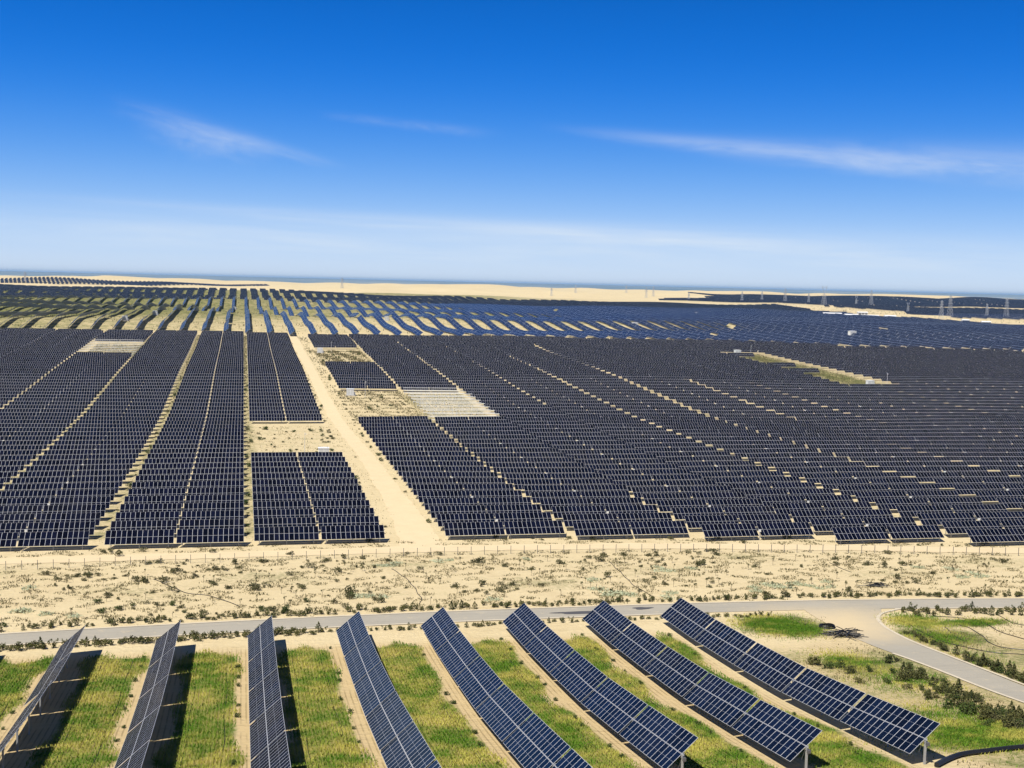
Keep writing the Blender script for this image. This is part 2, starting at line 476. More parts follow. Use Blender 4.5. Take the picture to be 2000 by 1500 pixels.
# ------------------------------------------------------------------ layout of the field
# blocks of fixed tables: (left edge, right edge, first row), corridors between them
CORR = {  # corridor by its middle: (width, open stretches along v)
}
BLOCKS = [(-184, -155.5, 256), (-153.5, -121.5, 256), (-120, -90.2, 256), (-88.2, -59.2, 256), (-57.2, -30.3, 256), (-27.1, .4, 256), (2.5, 29.6, 256.5),
          (42.8, 69.3, 257.6), (71.3, 97.2, 254.6), (99.4, 125.2, 250.2), (127.2, 153.2, 243.6), (156.6, 186.4, 237.6), (190.6, 220.8, 236),
          (224.8, 252.2, 236), (255.2, 286, 236), (287, 318.4, 236), (321.2, 352, 236), (353, 384, 236), (385, 416, 236), (417, 448, 236),
          (449, 480, 236), (481, 512, 236), (513, 544, 236), (545, 576, 236), (577, 608, 236), (609, 640, 236)]
OPEN = {-91.2: [(480, 850)], 70.3: [(225, 850)], 98.3: [(225, 300), (540, 800)], 126.2: [(225, 275), (500, 800)], 154.9: [(225, 720)],
        188.4: [(225, 790)], 223: [(290, 600)], 253.7: [(440, 700)], 286.5: [(380, 520)], 319.8: [(400, 560)]}
def vend(u):
    return np.interp(u, [-160, -30, 0, 28, 188, 338, 441, 555, 700], [870, 870, 862, 852, 856, 843, 808, 790, 775])
PITCHV = 10.2
TILT_F = radians(35)
SLANT = 3.95
def skipped(u, v):
    """patches without modules: None (normal), 'bare' (racks only), 'empty'"""
    if -87 < u < -57 and 697 < v < 778: return 'bare'
    if 2 < u < 30 and 369 < v < 462: return 'empty'
    if 42 < u < 70 and (468 < v < 563 or 662 < v < 758): return 'empty'
    if 70.5 < u < 98 and 468 < v < 553: return 'bare'
    if (303 if int(v/10.2) % 3 else 312) < u < 331 and 575 < v < 765: return 'empty'
    return None

TABLES = []      # (u0, u1, v, block, row, half)
RACKS = []
for bi, (ua, ub, v0) in enumerate(BLOCKS):
    k = 0
    v = v0
    nm_ = int((ub-ua-.5)/2)
    while v < float(vend((ua+ub)/2))-4:
        px = to_px(ub, v, g1(ub, v)); px2 = to_px(ua, v, g1(ua, v))
        ext = .0
        for cm, rngs in OPEN.items():
            if abs(cm-ub) < 3.2 and not any(a <= v <= b_ for a, b_ in rngs):
                ext = 2*(cm-ub)-.3
        if px[0] > -60 and px2[0] < 2060:
            jit = .0 if bi < 8 else RNG.uniform(-.35, .35)
            half = (ub-ua)/2
            mid = .55 if bi > 8 or bi in (5, 6) else .30
            for h in (0, 1):
                a = ua+h*half+(mid/2 if h else 0)+jit
                b_ = ua+half-mid/2+jit if not h else ub+jit+ext
                sk = skipped((a+b_)/2, v)
                if bi == 16 and sk == 'empty':
                    sk = 'empty' if b_-a > 5 and (a+b_)/2 < 331 else None
                if sk is None: TABLES.append((a, b_, v, bi, k, h))
                elif sk == 'bare': RACKS.append((a, b_, v, bi, k, h))
        v += PITCHV
        k += 1

# ------------------------------------------------------------------ ground sheet
def axis(*segs):
    out = []
    for a, b_, st in segs:
        out.append(np.arange(a, b_, st))
    return np.concatenate(out)
gu = np.concatenate([-np.geomspace(30000, 700, 34)[:-1], axis((-700, -180, 20), (-180, 260, 2.2), (260, 720, 8), (720, 3600, 30)), np.geomspace(3600, 36000, 26)])
gv = np.concatenate([axis((-400, 60, 20), (60, 262, 1.6), (262, 900, 5), (900, 2760, 14), (2760, 5400, 22)), np.geomspace(5400, 40000, 40)])
U, Vv = np.meshgrid(gu, gv)
Z = ground(U, Vv)
nu, nv_ = len(gu), len(gv)
GV = np.stack([U.ravel(), Vv.ravel(), Z.ravel()], 1)
ii = (np.arange(nv_-1)[:, None]*nu+np.arange(nu-1)[None, :]).ravel()
gb = MB()
gb.quads(GV, np.stack([ii, ii+1, ii+nu+1, ii+nu], 1))
gme = gb.mesh('ground', M_GROUND, True)
zone = np.zeros((len(GV), 4)); zone[:, 3] = 1
uu, vv = GV[:, 0], GV[:, 1]
ROW_U = [67.4-12.93*k for k in range(9)]            # centre lines of the tracker rows in front, right to left
def strip_mask(u, v):
    d = np.min(np.abs(u[:, None]-(np.array(ROW_U)-6.9)[None, :]), axis=1)
    w_ = 3.5+.5*np.sin(v*.31+u*.1)+.4*np.sin(v*.11+1)
    return (1-sstep(w_-.4, w_+1.0, d))*sstep(179.0+1.5*np.sin(u*.9)+np.sin(u*2.3), 174.5+1.5*np.sin(u*.9), v)
crop = strip_mask(uu, vv)*(uu < 66)
east = sstep(69, 74, uu)*sstep(175, 160, vv)*sstep(140, 120, uu)
wnear = sstep(182, 176, vv)
zone[:, 0] = crop*.75 + east*.38
zone[:, 1] = np.clip(wnear*sstep(68, 64, uu)*(.62+.05*crop)+east*.30, 0, 1)*sstep(182, 174, vv)
zone[:, 0] += sstep(203, 210, vv)*sstep(252, 236, vv)*(.22+.10*np.sin(uu*.13+1)*np.sin(vv*.2+uu*.05))
mid = sstep(258, 265, vv)*(1-sstep(860, 900, vv))
for cu in (-28.7, 1.45, -58.2, 324.5):
    zone[:, 0] += mid*.13*np.exp(-((uu-cu)/2.2)**2)
for (a, b_, c0, c1) in ((70, 98, 466, 556), (-87, -56, 695, 780), (303, 336, 573, 765)):
    zone[:, 0] += mid*(.16 if c0 == 573 else .08)*((uu > a) & (uu < b_) & (vv > c0) & (vv < c1))
zone[:, 0] += mid*.27*(1-.75*np.exp(-((uu-36.5)/5.0)**2))
hill = sstep(870, 900, vv)*(1-sstep(2640, 2740, vv))
zone[:, 0] += hill*(.30+.14*sstep(950, 1100, vv)+.15*sstep(100, -250, uu))*(1-.45*sstep(420, 800, uu))
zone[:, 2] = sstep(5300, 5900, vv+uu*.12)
for px_, rx, ry in [((1530, 1222), 9, 9), ((1790, 1215), 6, 5), ((1900, 1218), 8, 3), ((1840, 1245), 9, 9), ((1900, 1440), 12, 10), ((1680, 1300), 8, 8)]:
    a, b_ = gp(*px_)
    zone[:, 0] = np.maximum(zone[:, 0], .68*np.exp(-((uu-a)/rx)**2-((vv-b_)/ry)**2))
zone = np.clip(zone, 0, 1)
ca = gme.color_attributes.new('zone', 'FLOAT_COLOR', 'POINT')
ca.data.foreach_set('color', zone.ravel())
tag(link(bpy.data.objects.new('ground', gme)), kind='structure')

# ------------------------------------------------------------------ roads and tracks
def ribbon(pts, hw, lift, step=2.0, edge=0.0, inner=0.0, seed=1):
    """a strip over the ground along pts (u, v); returns vertices and faces"""
    P = np.array(pts, float)
    d = np.concatenate([[0], np.cumsum(np.linalg.norm(np.diff(P, axis=0), axis=1))])
    n = int(d[-1]/step)+2
    s = np.linspace(0, d[-1], n)
    m0, m1 = _pchip(d, P[:, 0]), _pchip(d, P[:, 1])
    def herm(y, m):
        i = np.clip(np.searchsorted(d, s)-1, 0, len(d)-2); h = d[i+1]-d[i]; t = (s-d[i])/h
        return y[i]*(1+2*t)*(1-t)**2+h*m[i]*t*(1-t)**2+y[i+1]*t*t*(3-2*t)+h*m[i+1]*t*t*(t-1)
    c = np.stack([herm(P[:, 0], m0), herm(P[:, 1], m1)], 1)
    tg = np.gradient(c, axis=0); tg /= np.linalg.norm(tg, axis=1)[:, None]
    nn = np.stack([-tg[:, 1], tg[:, 0]], 1)
    hwv = np.full(n, hw) if np.isscalar(hw) else np.interp(s/d[-1], np.linspace(0, 1, len(hw)), hw)
    r = np.random.default_rng(seed)
    cols = []
    for q in np.linspace(-1, 1, 5):
        e = edge*r.uniform(-1, 1, n) if abs(q) == 1 and edge else 0
        p = c+nn*((q*hwv+e)[:, None] if inner == 0 else (inner+q*hwv)[:, None])
        cols.append(np.stack([p[:, 0], p[:, 1], ground(p[:, 0], p[:, 1])+lift], 1))
    V = np.stack(cols, 1).reshape(-1, 3)
    i = (np.arange(n-1)[:, None]*5+np.arange(4)[None, :]).ravel()
    return V, np.stack([i, i+5, i+6, i+1], 1), c, nn
def sheet(name, V, F, mat):
    mb = MB(); mb.quads(V, F)
    return tag(link(bpy.data.objects.new(name, mb.mesh(name, mat))), kind='structure')
ROADC = [(-75, 184.5), (-34.7, 188.6), (-9.3, 190.7), (18, 192.2), (43, 192.8), (70, 192.6), (97, 191.6), (115, 190.0), (134, 188.0), (165, 183)]
V, F, rc, rn = ribbon(ROADC, 3.1, .05)
sheet('road', V, F, M_ROAD)
BRANCH = [(100.0, 189.6), (97.8, 182), (96.4, 174), (96.3, 166.5), (97.0, 157), (97.7, 145), (97.7, 132), (97.2, 110)]
V, F, bc, bn = ribbon(BRANCH, [7.0, 4.6, 3.7, 3.2, 2.9, 2.6, 2.5, 2.5], .064)
sheet('branch_road', V, F, M_ROAD)
for nme, pts, hw, inn in (('road_kerb', ROADC, .28, 3.38), ('road_kerb', [p for p in ROADC if p[0] < 90], .28, -3.38), ('road_kerb', [(109, 187.2), (115, 186.6), (134, 184.6), (165, 179.6)], .26, -.1)):
    V, F, _, _ = ribbon(pts, hw, .10, inner=inn if abs(inn) > .5 else .001)
    sheet('road_kerb', V, F, M_KERB)
V, F, _, _ = ribbon([(110, 187.1), (105.2, 184.6), (102.0, 180), (100.6, 174), (100.2, 166), (100.6, 156), (101, 145), (100.9, 132), (100.4, 112)], .26, .10)
sheet('road_kerb', V, F, M_KERB)
V, F, _, _ = ribbon([(93.2, 160), (93.8, 156), (94.6, 145), (94.7, 132), (94.3, 112)], .26, .10)
sheet('road_kerb', V, F, M_KERB)
TRACK = [(36.5, 249), (37.5, 262), (38.2, 300), (38.3, 376), (36.8, 440), (35.2, 521), (34.5, 610), (34.3, 720), (33.8, 800), (33.0, 862)]
V, F, _, _ = ribbon(TRACK, [4.6, 3.2, 2.7, 2.5, 2.6, 2.5, 2.4, 2.5, 2.8, 3.4], .05, 3.0, .35)
sheet('sand_track', V, F, M_TRACK)
V, F, _, _ = ribbon([(-80, 246), (-44, 247.5), (0, 248.5), (43, 249.5), (70, 248.5), (97, 245.5), (125, 240.5), (150, 235), (170, 231.5), (200, 229)], 3.1, .055, 2.5, .5, seed=3)
sheet('service_track', V, F, M_TRACK)
for k, (px_, rx, ry) in enumerate([((1135, 1197), 4.6, .9), ((1255, 1189), 1.7, .8)]):
    a, b_ = gp(*px_)
    th = np.linspace(0, 2*pi, 25)[:-1]
    rr = 1+.18*np.sin(3*th+k)+.1*np.sin(5*th)
    mb = MB(); ring = np.stack([a+rx*rr*np.cos(th), b_+ry*rr*np.sin(th)], 1)
    VV = np.vstack([np.stack([ring[:, 0], ring[:, 1], ground(ring[:, 0], ring[:, 1])+.072], 1), [(a, b_, g1(a, b_)+.072)]])
    mb.quads(VV, [(i, (i+1) % 24, 24, 24) for i in range(24)])
    tag(link(bpy.data.objects.new('damp_patch', mb.mesh('damp_patch', M_STAIN))), kind='structure')

# ------------------------------------------------------------------ tracker tables in front
MODW, MODH, NM = 1.134, 2.22, 13
TL = NM*MODW                        # length of a table
TILT = radians(40)
HUB = 2.55                          # height of the turning tube
def tracker_meshes():
    d = {}
    mb = MB(); mb.boxes([(0, 0, 0)], [(0, MODW/2-.008, 0)], [(-(MODH/2-.004), 0, 0)], [(0, 0, .018)], 0, ([1], [1])); d['module'] = mb.mesh('solar_module', M_MOD)
    mb = MB(); mb.tube((0, -TL/2-.1, 0), (0, TL/2+.1, 0), .085, 8); d['tube'] = mb.mesh('torque_tube', M_STEEL)
    mb = MB(); mb.box((0, 0, 0), (2.1, .025, .035)); d['rail'] = mb.mesh('module_rail', M_STEEL)
    mb = MB(); mb.box((0, 0, HUB/2-.25), (.085, .12, HUB/2+.12)); mb.box((0, 0, HUB-.05), (.16, .07, .20))
    d['post'] = mb.mesh('post', M_POST)
    mb = MB(); mb.tube((.95, 0, HUB+.72), (.12, 0, .9), .03, 5); d['brace'] = mb.mesh('brace', M_POST)
    mb = MB(); mb.box((.1, 0, HUB-.35), (.14, .22, .16)); mb.box((.1, .1, HUB-.62), (.06, .06, .14)); d['drive'] = mb.mesh('drive_unit', M_DGREY)
    return d
TM = tracker_meshes()
GROUP_T = 'tracker tables of the nine rows in front of the road'
def tracker(u, va, vb, label, tilt=TILT, full=True, drive=False):
    za, zb = g1(u, va), g1(u, vb)
    # the ground sheet bows between the ends: stand on the mean
    vm = (va+vb)/2
    zm = (za+zb)/2
    sl_ = atan2(zb-za, vb-va)
    root = empty('solar_tracker_table', (u, vm, zm), label, 'solar panel', GROUP_T)
    e = (sl_, 0, 0)
    ct, st = cos(tilt), sin(tilt)
    n = np.array((-st, 0, ct)); ex = np.array((ct, 0, st))     # the surface faces left (towards the afternoon sun)
    Rs = Matrix.Rotation(sl_, 3, 'X') @ Matrix.Rotation(-tilt, 3, 'Y')
    hub = Vector((0, 0, HUB))
    er = Rs.to_euler()
    for row in (-1, 1):
        for k in range(NM):
            p = hub+Rs @ Vector((row*(MODH/2+.016), (k-(NM-1)/2)*MODW, .16))
            child('solar_module', TM['module'], root, p, er)
    child('torque_tube', TM['tube'], root, hub, e)
    for k in range(1, NM, 2):
        child('module_rail', TM['rail'], root, hub+Rs @ Vector((0, -TL/2+k*MODW, .10)), er)
    for q in ((-.49, .0) if full else (-.49,)):
        yy = q*TL
        dz_ = g1(u, vm+yy)-zm
        zt = yy*math.tan(sl_)
        child('post', TM['post'], root, (0, yy, zt), (0, 0, 0))
    child('brace', TM['brace'], root, (0, -.40*TL, -.40*TL*math.tan(sl_)), (0, 0, 0))
    if drive:
        child('drive_unit', TM['drive'], root, (0, -.49*TL-.2, -.49*TL*math.tan(sl_)), (0, 0, 0))
    return root
ROWDESC = ['row nearest the branch road', '2nd row from the branch road', '3rd row from the branch road', '4th row from the branch road', 'middle row of the nine',
           '4th row from the left', '3rd row from the left', '2nd row from the left', 'row at the left edge']
for ri, u in enumerate(ROW_U):
    far = min(183.6, 180.9+.07*u)
    nt = [5, 5, 5, 6, 6, 6, 6, 6, 4][ri]
    for k in range(nt):
        vb = far-k*15.1
        va = vb-TL
        tl = TILT+radians(RNG.uniform(-.8, .8))
        if ri == 7 and k >= 2: tl = radians(47)
        where = ['at the road end', '2nd from the road end', '3rd from the road end', '4th from the road end', '5th from the road end', '6th from the road end'][k]
        tracker(u, va, vb, 'solar tracker table %s, %s' % (where, ROWDESC[ri]), tl, True, k == nt-1)

# ------------------------------------------------------------------ fixed tables in the middle distance
def fixed_frame(a, b_, v):
    """centre of the sloped surface and its axes for a table from a to b_"""
    za, zb = g1(a, v+1.5), g1(b_, v+1.5)
    th = atan2(zb-za, b_-a)
    ex = np.array((cos(th), 0, sin(th)))
    ey = np.array((0, cos(TILT_F), sin(TILT_F)))
    ey = ey-ex*np.dot(ex, ey); ey /= np.linalg.norm(ey)
    ez = np.cross(ex, ey)
    O = np.array(((a+b_)/2, v, (za+zb)/2+1.05))+ey*SLANT/2
    return O, ex, ey, ez, (za+zb)/2, th
def dist_key(tb):
    return tb[2]*.9767+(tb[0]+tb[1])/2*.2147
TABLES.sort(key=dist_key)
BNAME = {7: 'block right of the sand track', 6: 'block left of the sand track', 5: 'long block 2nd left of the sand track', 4: 'block at the left', 3: 'far left block',
         8: '2nd block right of the sand track', 9: '3rd block right of the sand track', 10: '4th block right of the sand track', 11: '5th block right of the sand track',
         12: '6th block right of the sand track', 13: '7th block right of the sand track', 14: '8th block right of the sand track'}
GROUP_F = 'fixed solar tables of the field behind the fence'
_cache = {}
def fixed_meshes(n, wid):
    key = (n, round(wid, 2))
    if key not in _cache:
        mb = MB(); mb.boxes([(0, 0, 0)], [(wid/2, 0, 0)], [(0, SLANT/4-.025, 0)], [(0, 0, .02)], 0, ([n], [1]))
        up = mb.mesh('module_row', M_FIX)
        mb = MB()
        for yy in (-1.45, -.5, .5, 1.45):
            mb.box((0, yy, -.06), (wid/2-.02, .03, .035))
        rl = mb.mesh('support_rail', M_STEEL)
        _cache[key] = (up, rl)
    return _cache[key]
mb = MB(); mb.box((0, 0, .42), (.05, .05, .82)); LEG_F = mb.mesh('front_leg', M_POST)
mb = MB(); mb.box((0, 0, 1.15), (.05, .05, 1.55)); LEG_B = mb.mesh('back_leg', M_POST)
near = TABLES[:300]
for (a, b_, v, bi, k, h) in near:
    n = max(3, int(round((b_-a)/1.0)))
    wid = b_-a
    O, ex, ey, ez, zg_, th = fixed_frame(a, b_, v)
    up, rl = fixed_meshes(n, wid)
    lab = 'dark solar table, %s half of %s row, %s' % (('left', 'right')[h], nth(k+1), BNAME.get(bi, 'block at the right edge'))
    root = empty('solar_table', ((a+b_)/2, v, zg_), lab, 'solar panel', GROUP_F)
    Rm = Matrix((ex, ey, ez)).transposed()
    er = Rm.to_euler()
    base = Vector(root.location)
    for s_ in (-1, 1):
        p = Vector(O)+Vector(ey)*(s_*SLANT/4)-base
        child('module_row', up, root, p, er)
    child('support_rail', rl, root, Vector(O)-base, er)
    for q in (-.42, 0, .42):
        zl = q*wid*math.tan(th)
        child('front_leg', LEG_F, root, (q*wid, .55, zl-.02))
        child('back_leg', LEG_B, root, (q*wid, 2.75, zl-.02))
rest = TABLES[300:]
mb = MB()
fr = [fixed_frame(a, b_, v) for (a, b_, v, bi, k, h) in rest]
O = np.array([f[0] for f in fr]); EX = np.array([f[1] for f in fr]); EY = np.array([f[2] for f in fr]); EZ = np.array([f[3] for f in fr])
wd = np.array([r[1]-r[0] for r in rest]); nn_ = np.maximum(3, np.round(wd))
offs = RNG.integers(0, 400, len(rest)).astype(float)
for s_ in (-1, 1):
    mb.boxes(O+EY*(s_*SLANT/4), EX*(wd/2)[:, None], EY*(SLANT/4-.02), EZ*.02, 0, (nn_, np.ones(len(rest)), offs+s_*500))
for q in (-.4, .4):
    P = O+EX*(q*wd)[:, None]-np.array((0, 0, 1.0))+np.array((0, .6, 0))
    mb.boxes(P, [(.06, 0, 0)], [(0, .06, 0)], [(0, 0, 1.0)], 1)

# belts of panels far behind, beyond what one could count
def poly_in(px, py, poly):
    c = False; n = len(poly); j = n-1
    for i in range(n):
        if (poly[i][1] > py) != (poly[j][1] > py) and px < (poly[j][0]-poly[i][0])*(py-poly[i][1])/(poly[j][1]-poly[i][1])+poly[i][0]:
            c = not c
        j = i
    return c
SANDGAP = [gp(1500, 592), gp(1560, 596), gp(1650, 602), gp(1760, 609), gp(1860, 622), gp(2040, 628), gp(2060, 643), gp(1930, 636), gp(1830, 628), gp(1700, 622), gp(1600, 612), gp(1530, 600)]
def in_view(u, v, z, m_=80):
    p = to_px(u, v, z)
    return -m_ < p[0] < 2000+m_
def belt_end(u):
    return float(np.interp(u, [-700, 100, 350, 500, 700, 1000, 3000], [2640, 2610, 2430, 2330, 2290, 2330, 2400]))
B3 = []
u = -760.0
while u < 1800:
    v = 1915.0
    while v < belt_end(u):
        if in_view(u, v, g1(u, v)) and not poly_in(u, v, SANDGAP) and RNG.random() > .03:
            B3.append((u+RNG.uniform(-.6, .6), v, 11.5, 8.6, radians(24)))
        v += 13.0
    u += 19.5
u = 900.0
while u < 4200:                                           # dark field to the right beyond the sand ridge
    v = 2500.0
    while v < 3700:
        if v > belt_end(u)+30 and in_view(u, v, g1(u, v)) and not poly_in(u, v, SANDGAP) and u > .38*v+60*sin(v/230):
            B3.append((u, v, 52.0, 9.0, radians(22)))
        v += 24.0
    u += 55.0
for k in range(150):                                     # the line of short rows across the dunes at the left
    u = -900+k*11.0
    for q in range(5):
        v = 3330+q*34+60*sin(u/160)
        if in_view(u, v, g1(u, v)) and u < 60:
            B3.append((u+q*4, v, 6.0, 24, radians(9)))
b3 = np.array(B3)
gz = ground(b3[:, 0], b3[:, 1]); gzx = (ground(b3[:, 0]+5, b3[:, 1])-ground(b3[:, 0]-5, b3[:, 1]))/10; gzy = (ground(b3[:, 0], b3[:, 1]+6)-ground(b3[:, 0], b3[:, 1]-6))/12
EX = np.stack([np.ones(len(b3)), 0*gz, gzx], 1); EX /= np.linalg.norm(EX, axis=1)[:, None]
tt = np.arctan(gzy)*.8+b3[:, 4]
EY = np.stack([0*gz, np.cos(tt), np.sin(tt)], 1); EZ = np.cross(EX, EY)
O = np.stack([b3[:, 0], b3[:, 1], gz+1.2+b3[:, 3]/2*np.sin(b3[:, 4])], 1)
mb.boxes(O, EX*(b3[:, 2]/2)[:, None], EY*(b3[:, 3]/2)[:, None], EZ*.05, 2, (np.round(b3[:, 2]/1.13), np.round(b3[:, 3]/2.2)))
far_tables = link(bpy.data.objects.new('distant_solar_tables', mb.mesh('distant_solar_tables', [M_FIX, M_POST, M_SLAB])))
tag(far_tables, 'countless dark fixed solar tables covering the plain behind the nearest rows', 'solar panels', kind='stuff')

# bare racks, waiting for modules
for i, (a, b_, v, bi, k, h) in enumerate(RACKS):
    O, ex, ey, ez, zg_, th = fixed_frame(a, b_, v)
    wid = b_-a
    where = 'far left bare patch' if a < 0 else 'bare patch right of the sand track'
    root = empty('bare_panel_rack', ((a+b_)/2, v, zg_), 'pale bare rack, %s half of %s row, %s' % (('left', 'right')[h], nth(k+1), where), 'panel rack', 'bare racks without modules')
    mb = MB(); base = np.array(root.location)
    for yy in (-1.6, 0, 1.6):
        c = O+ey*yy-base
        mb.boxes([c], [ex*(wid/2)], [ey*.075], [ez*.05])
    child('support_rail', mb.mesh('support_rail', M_WHITE), root)
    for q in (-.45, -.15, .15, .45):
        child('front_leg', LEG_F, root, (q*wid, .55, q*wid*math.tan(th)-.02))
        child('back_leg', LEG_B, root, (q*wid, 2.75, q*wid*math.tan(th)-.02))

# string inverters in the gaps between the tables
mb = MB(); mb.box((0, 0, .95), (.05, .05, .95)); IPOST = mb.mesh('post', M_POST)
mb = MB(); mb.box((0, 0, 0), (.27, .12, .24)); mb.box((0, -.13, .0), (.21, .012, .17)); mb.box((0, 0, .255), (.30, .15, .015)); IBOX = mb.mesh('inverter_box', M_WHITE)
INV = []
for (a, b_, v, bi, k, h) in TABLES:
    if h == 0 and bi not in (5, 6) and (k+2*bi) % 3 == 0 and bi > 2 and not (bi < 5 and v > 420):
        INV.append((b_+.22, v+.25, bi, k))
INV.sort(key=lambda q: q[1])
for (u, v, bi, k) in INV[:220]:
    z = g1(u, v)
    o = empty('string_inverter', (u, v, z), 'small white inverter box in mid gap, %s row, %s' % (nth(k+1), BNAME.get(bi, 'block at the right edge')), 'inverter', 'string inverters between the solar tables')
    child('inverter_box', IBOX, o, (0, 0, 2.15))
    child('post', IPOST, o)

# ------------------------------------------------------------------ trackers on the hills behind
TR = []
uvals = np.arange(-690+33.2-15*3, 1500, 15.0)
for u in uvals:
    v = float(vend(u))+10+RNG.uniform(-2, 2)
    while v < 1890:
        vm = v+7.5
        if in_view(u, vm, g1(u, vm)) and not poly_in(u, vm, SANDGAP):
            if RNG.random() > .006:
                TR.append((u, v, v+14.8, TILT+radians(RNG.uniform(-1.5, 1.5))))
        v += 15.1
TR.sort(key=lambda q: q[1]*.9767+q[0]*.2147)
def tracker_mesh():
    mb = MB()
    ct, st = cos(TILT), sin(TILT)
    for row in (-1, 1):
        c = np.array((ct, 0, st))*row*(MODH/2+.016)+np.array((0, 0, HUB))
        mb.boxes([c], [(0, TL/2, 0)], [(-ct*MODH/2, 0, -st*MODH/2)], [(-st*.03, 0, ct*.03)], 0, ([NM], [1]))
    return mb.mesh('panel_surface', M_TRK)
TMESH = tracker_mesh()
mb = MB(); mb.box((0, 0, HUB/2-.3), (.09, .12, HUB/2+.3)); TPOST = mb.mesh('post', M_POST)
NT_IND = 235
order = {}
rowset = sorted({round(q[0], 1) for q in TR[:NT_IND]})
for (u, va, vb, tl) in TR[:NT_IND]:
    za, zb = g1(u, va), g1(u, vb)
    sl_ = atan2(zb-za, vb-va)
    ri = rowset.index(round(u, 1))+1
    order[ri] = order.get(ri, 0)+1
    root = empty('hill_tracker_table', (u, (va+vb)/2, (za+zb)/2), 'blue solar tracker table, %s from the front in the %s hillside row from the left' % (nth(order[ri]), nth(ri)), 'solar panel', 'tracker tables on the low hill behind the field')
    child('panel_surface', TMESH, root, (0, 0, 0), (sl_, tl-TILT, 0))
    child('post', TPOST, root, (0, -5.5, -5.5*math.tan(sl_)))
    child('post', TPOST, root, (0, 2.0, 2.0*math.tan(sl_)))
q = np.array(TR[NT_IND:])
za, zb = ground(q[:, 0], q[:, 1]), ground(q[:, 0], q[:, 2])
sl_ = np.arctan2(zb-za, q[:, 2]-q[:, 1])
EYv = np.stack([0*sl_, np.cos(sl_), np.sin(sl_)], 1)                 # along the row
EXv = np.stack([np.cos(q[:, 3]), 0*sl_, np.sin(q[:, 3])], 1)
EXv = EXv-EYv*np.sum(EXv*EYv, 1)[:, None]; EXv /= np.linalg.norm(EXv, axis=1)[:, None]
EZv = np.cross(EXv, EYv)
O = np.stack([q[:, 0], (q[:, 1]+q[:, 2])/2, (za+zb)/2+HUB], 1)
mb = MB()
for row in (-1, 1):
    mb.boxes(O+EXv*(row*(MODH/2+.016)), EYv*(TL/2), -EXv*(MODH/2), EZv*.03, 0, (np.full(len(q), NM), np.ones(len(q))))
P = O-np.array((0, 0, HUB/2)); P[:, 1] -= 4
mb.boxes(P, [(.1, 0, 0)], [(0, .1, 0)], [(0, 0, HUB/2)], 1)
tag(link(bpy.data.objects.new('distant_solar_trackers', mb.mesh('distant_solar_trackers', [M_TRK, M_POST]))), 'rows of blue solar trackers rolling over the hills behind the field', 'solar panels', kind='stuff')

# ------------------------------------------------------------------ fence
fpts = [gp(*p) for p in [(-20, 1116), (0, 1115), (350, 1102), (700, 1090), (1000, 1082), (1300, 1078), (1650, 1080), (2000, 1086), (2040, 1087)]]
fp = np.array(fpts)
s = np.concatenate([[0], np.cumsum(np.linalg.norm(np.diff(fp, axis=0), axis=1))])
ns = int(s[-1]/2.75)
sf = np.linspace(0, s[-1], ns+1)
fu, fv = np.interp(sf, s, fp[:, 0]), np.interp(sf, s, fp[:, 1])
FENCE = np.stack([fu, fv, ground(fu, fv)], 1)
root = empty('wire_fence', tuple(FENCE[ns//2]), 'long wire fence of thin grey posts along the front of the solar field', 'fence')
base = Vector(root.location)
mb = MB(); mb.box((0, 0, .8), (.045, .045, .95)); FP = mb.mesh('fence_post', M_DGREY)
for p in FENCE:
    child('fence_post', FP, root, Vector(p)-base, (RNG.uniform(-.02, .02), RNG.uniform(-.02, .02), 0))
for hgt in (.3, .75, 1.2, 1.6):
    mb = MB(); mb.path([p+np.array((0, 0, hgt))-np.array(base) for p in FENCE], .007, 3)
    child('wire', mb.mesh('wire', M_POST), root)

# ------------------------------------------------------------------ plants
def leaf_cloud(n, size, shape, seed, flat=.0):
    """n small leaves in an uneven crown; shape(r) gives points"""
    r = np.random.default_rng(seed)
    C = shape(n, r)
    a = r.normal(size=(n, 3)); a /= np.linalg.norm(a, axis=1)[:, None]
    b_ = np.cross(a, r.normal(size=(n, 3))); b_ /= np.linalg.norm(b_, axis=1)[:, None]
    s_ = size*r.uniform(.6, 1.4, n)[:, None]
    V = np.stack([C-a*s_, C+b_*s_*.5, C+a*s_, C-b_*s_*.5], 1).reshape(-1, 3)
    F = np.arange(4*n).reshape(-1, 4)
    return V, F
def dome(rx, h, lumps=5):
    def f(n, r):
        cen = np.stack([r.uniform(-.6, .6, lumps)*rx, r.uniform(-.6, .6, lumps)*rx, r.uniform(.25, .7, lumps)*h], 1)
        k = r.integers(0, lumps, n)
        d = r.normal(size=(n, 3)); d /= np.linalg.norm(d, axis=1)[:, None]
        p = cen[k]+d*(r.uniform(.45, 1, n)[:, None])*np.array((rx*.5, rx*.5, h*.36))
        p[:, 2] = np.abs(p[:, 2])+.02
        return p
    return f
def cone(rx, h):
    def f(n, r):
        t = r.uniform(0, 1, n)**1.4
        rad = rx*(1-t)**.8*np.sqrt(r.uniform(.2, 1, n))*(1+.25*np.sin(9*t+r.uniform(0, 6)))
        th = r.uniform(0, 2*pi, n)
        return np.stack([rad*np.cos(th), rad*np.sin(th), .08+t*h], 1)
    return f
def spiky(n_b, h, spread, seed):
    mb = MB(); r = np.random.default_rng(seed)
    for k in range(n_b):
        th = r.uniform(0, 2*pi); q = r.uniform(.2, 1)
        tip = np.array((spread*q*cos(th), spread*q*sin(th), h*r.uniform(.6, 1)))
        mb.tube((0, 0, 0), tip, .03, 3, 0, .004)
    return mb
def plant_set(name, mat, makers):
    out = []
    for i, (n, size, shp) in enumerate(makers):
        V, F = leaf_cloud(n, size, shp, 40+i*7+len(name))
        mb = MB(); mb.quads(V, F)
        out.append(mb.mesh(name, mat))
    return out
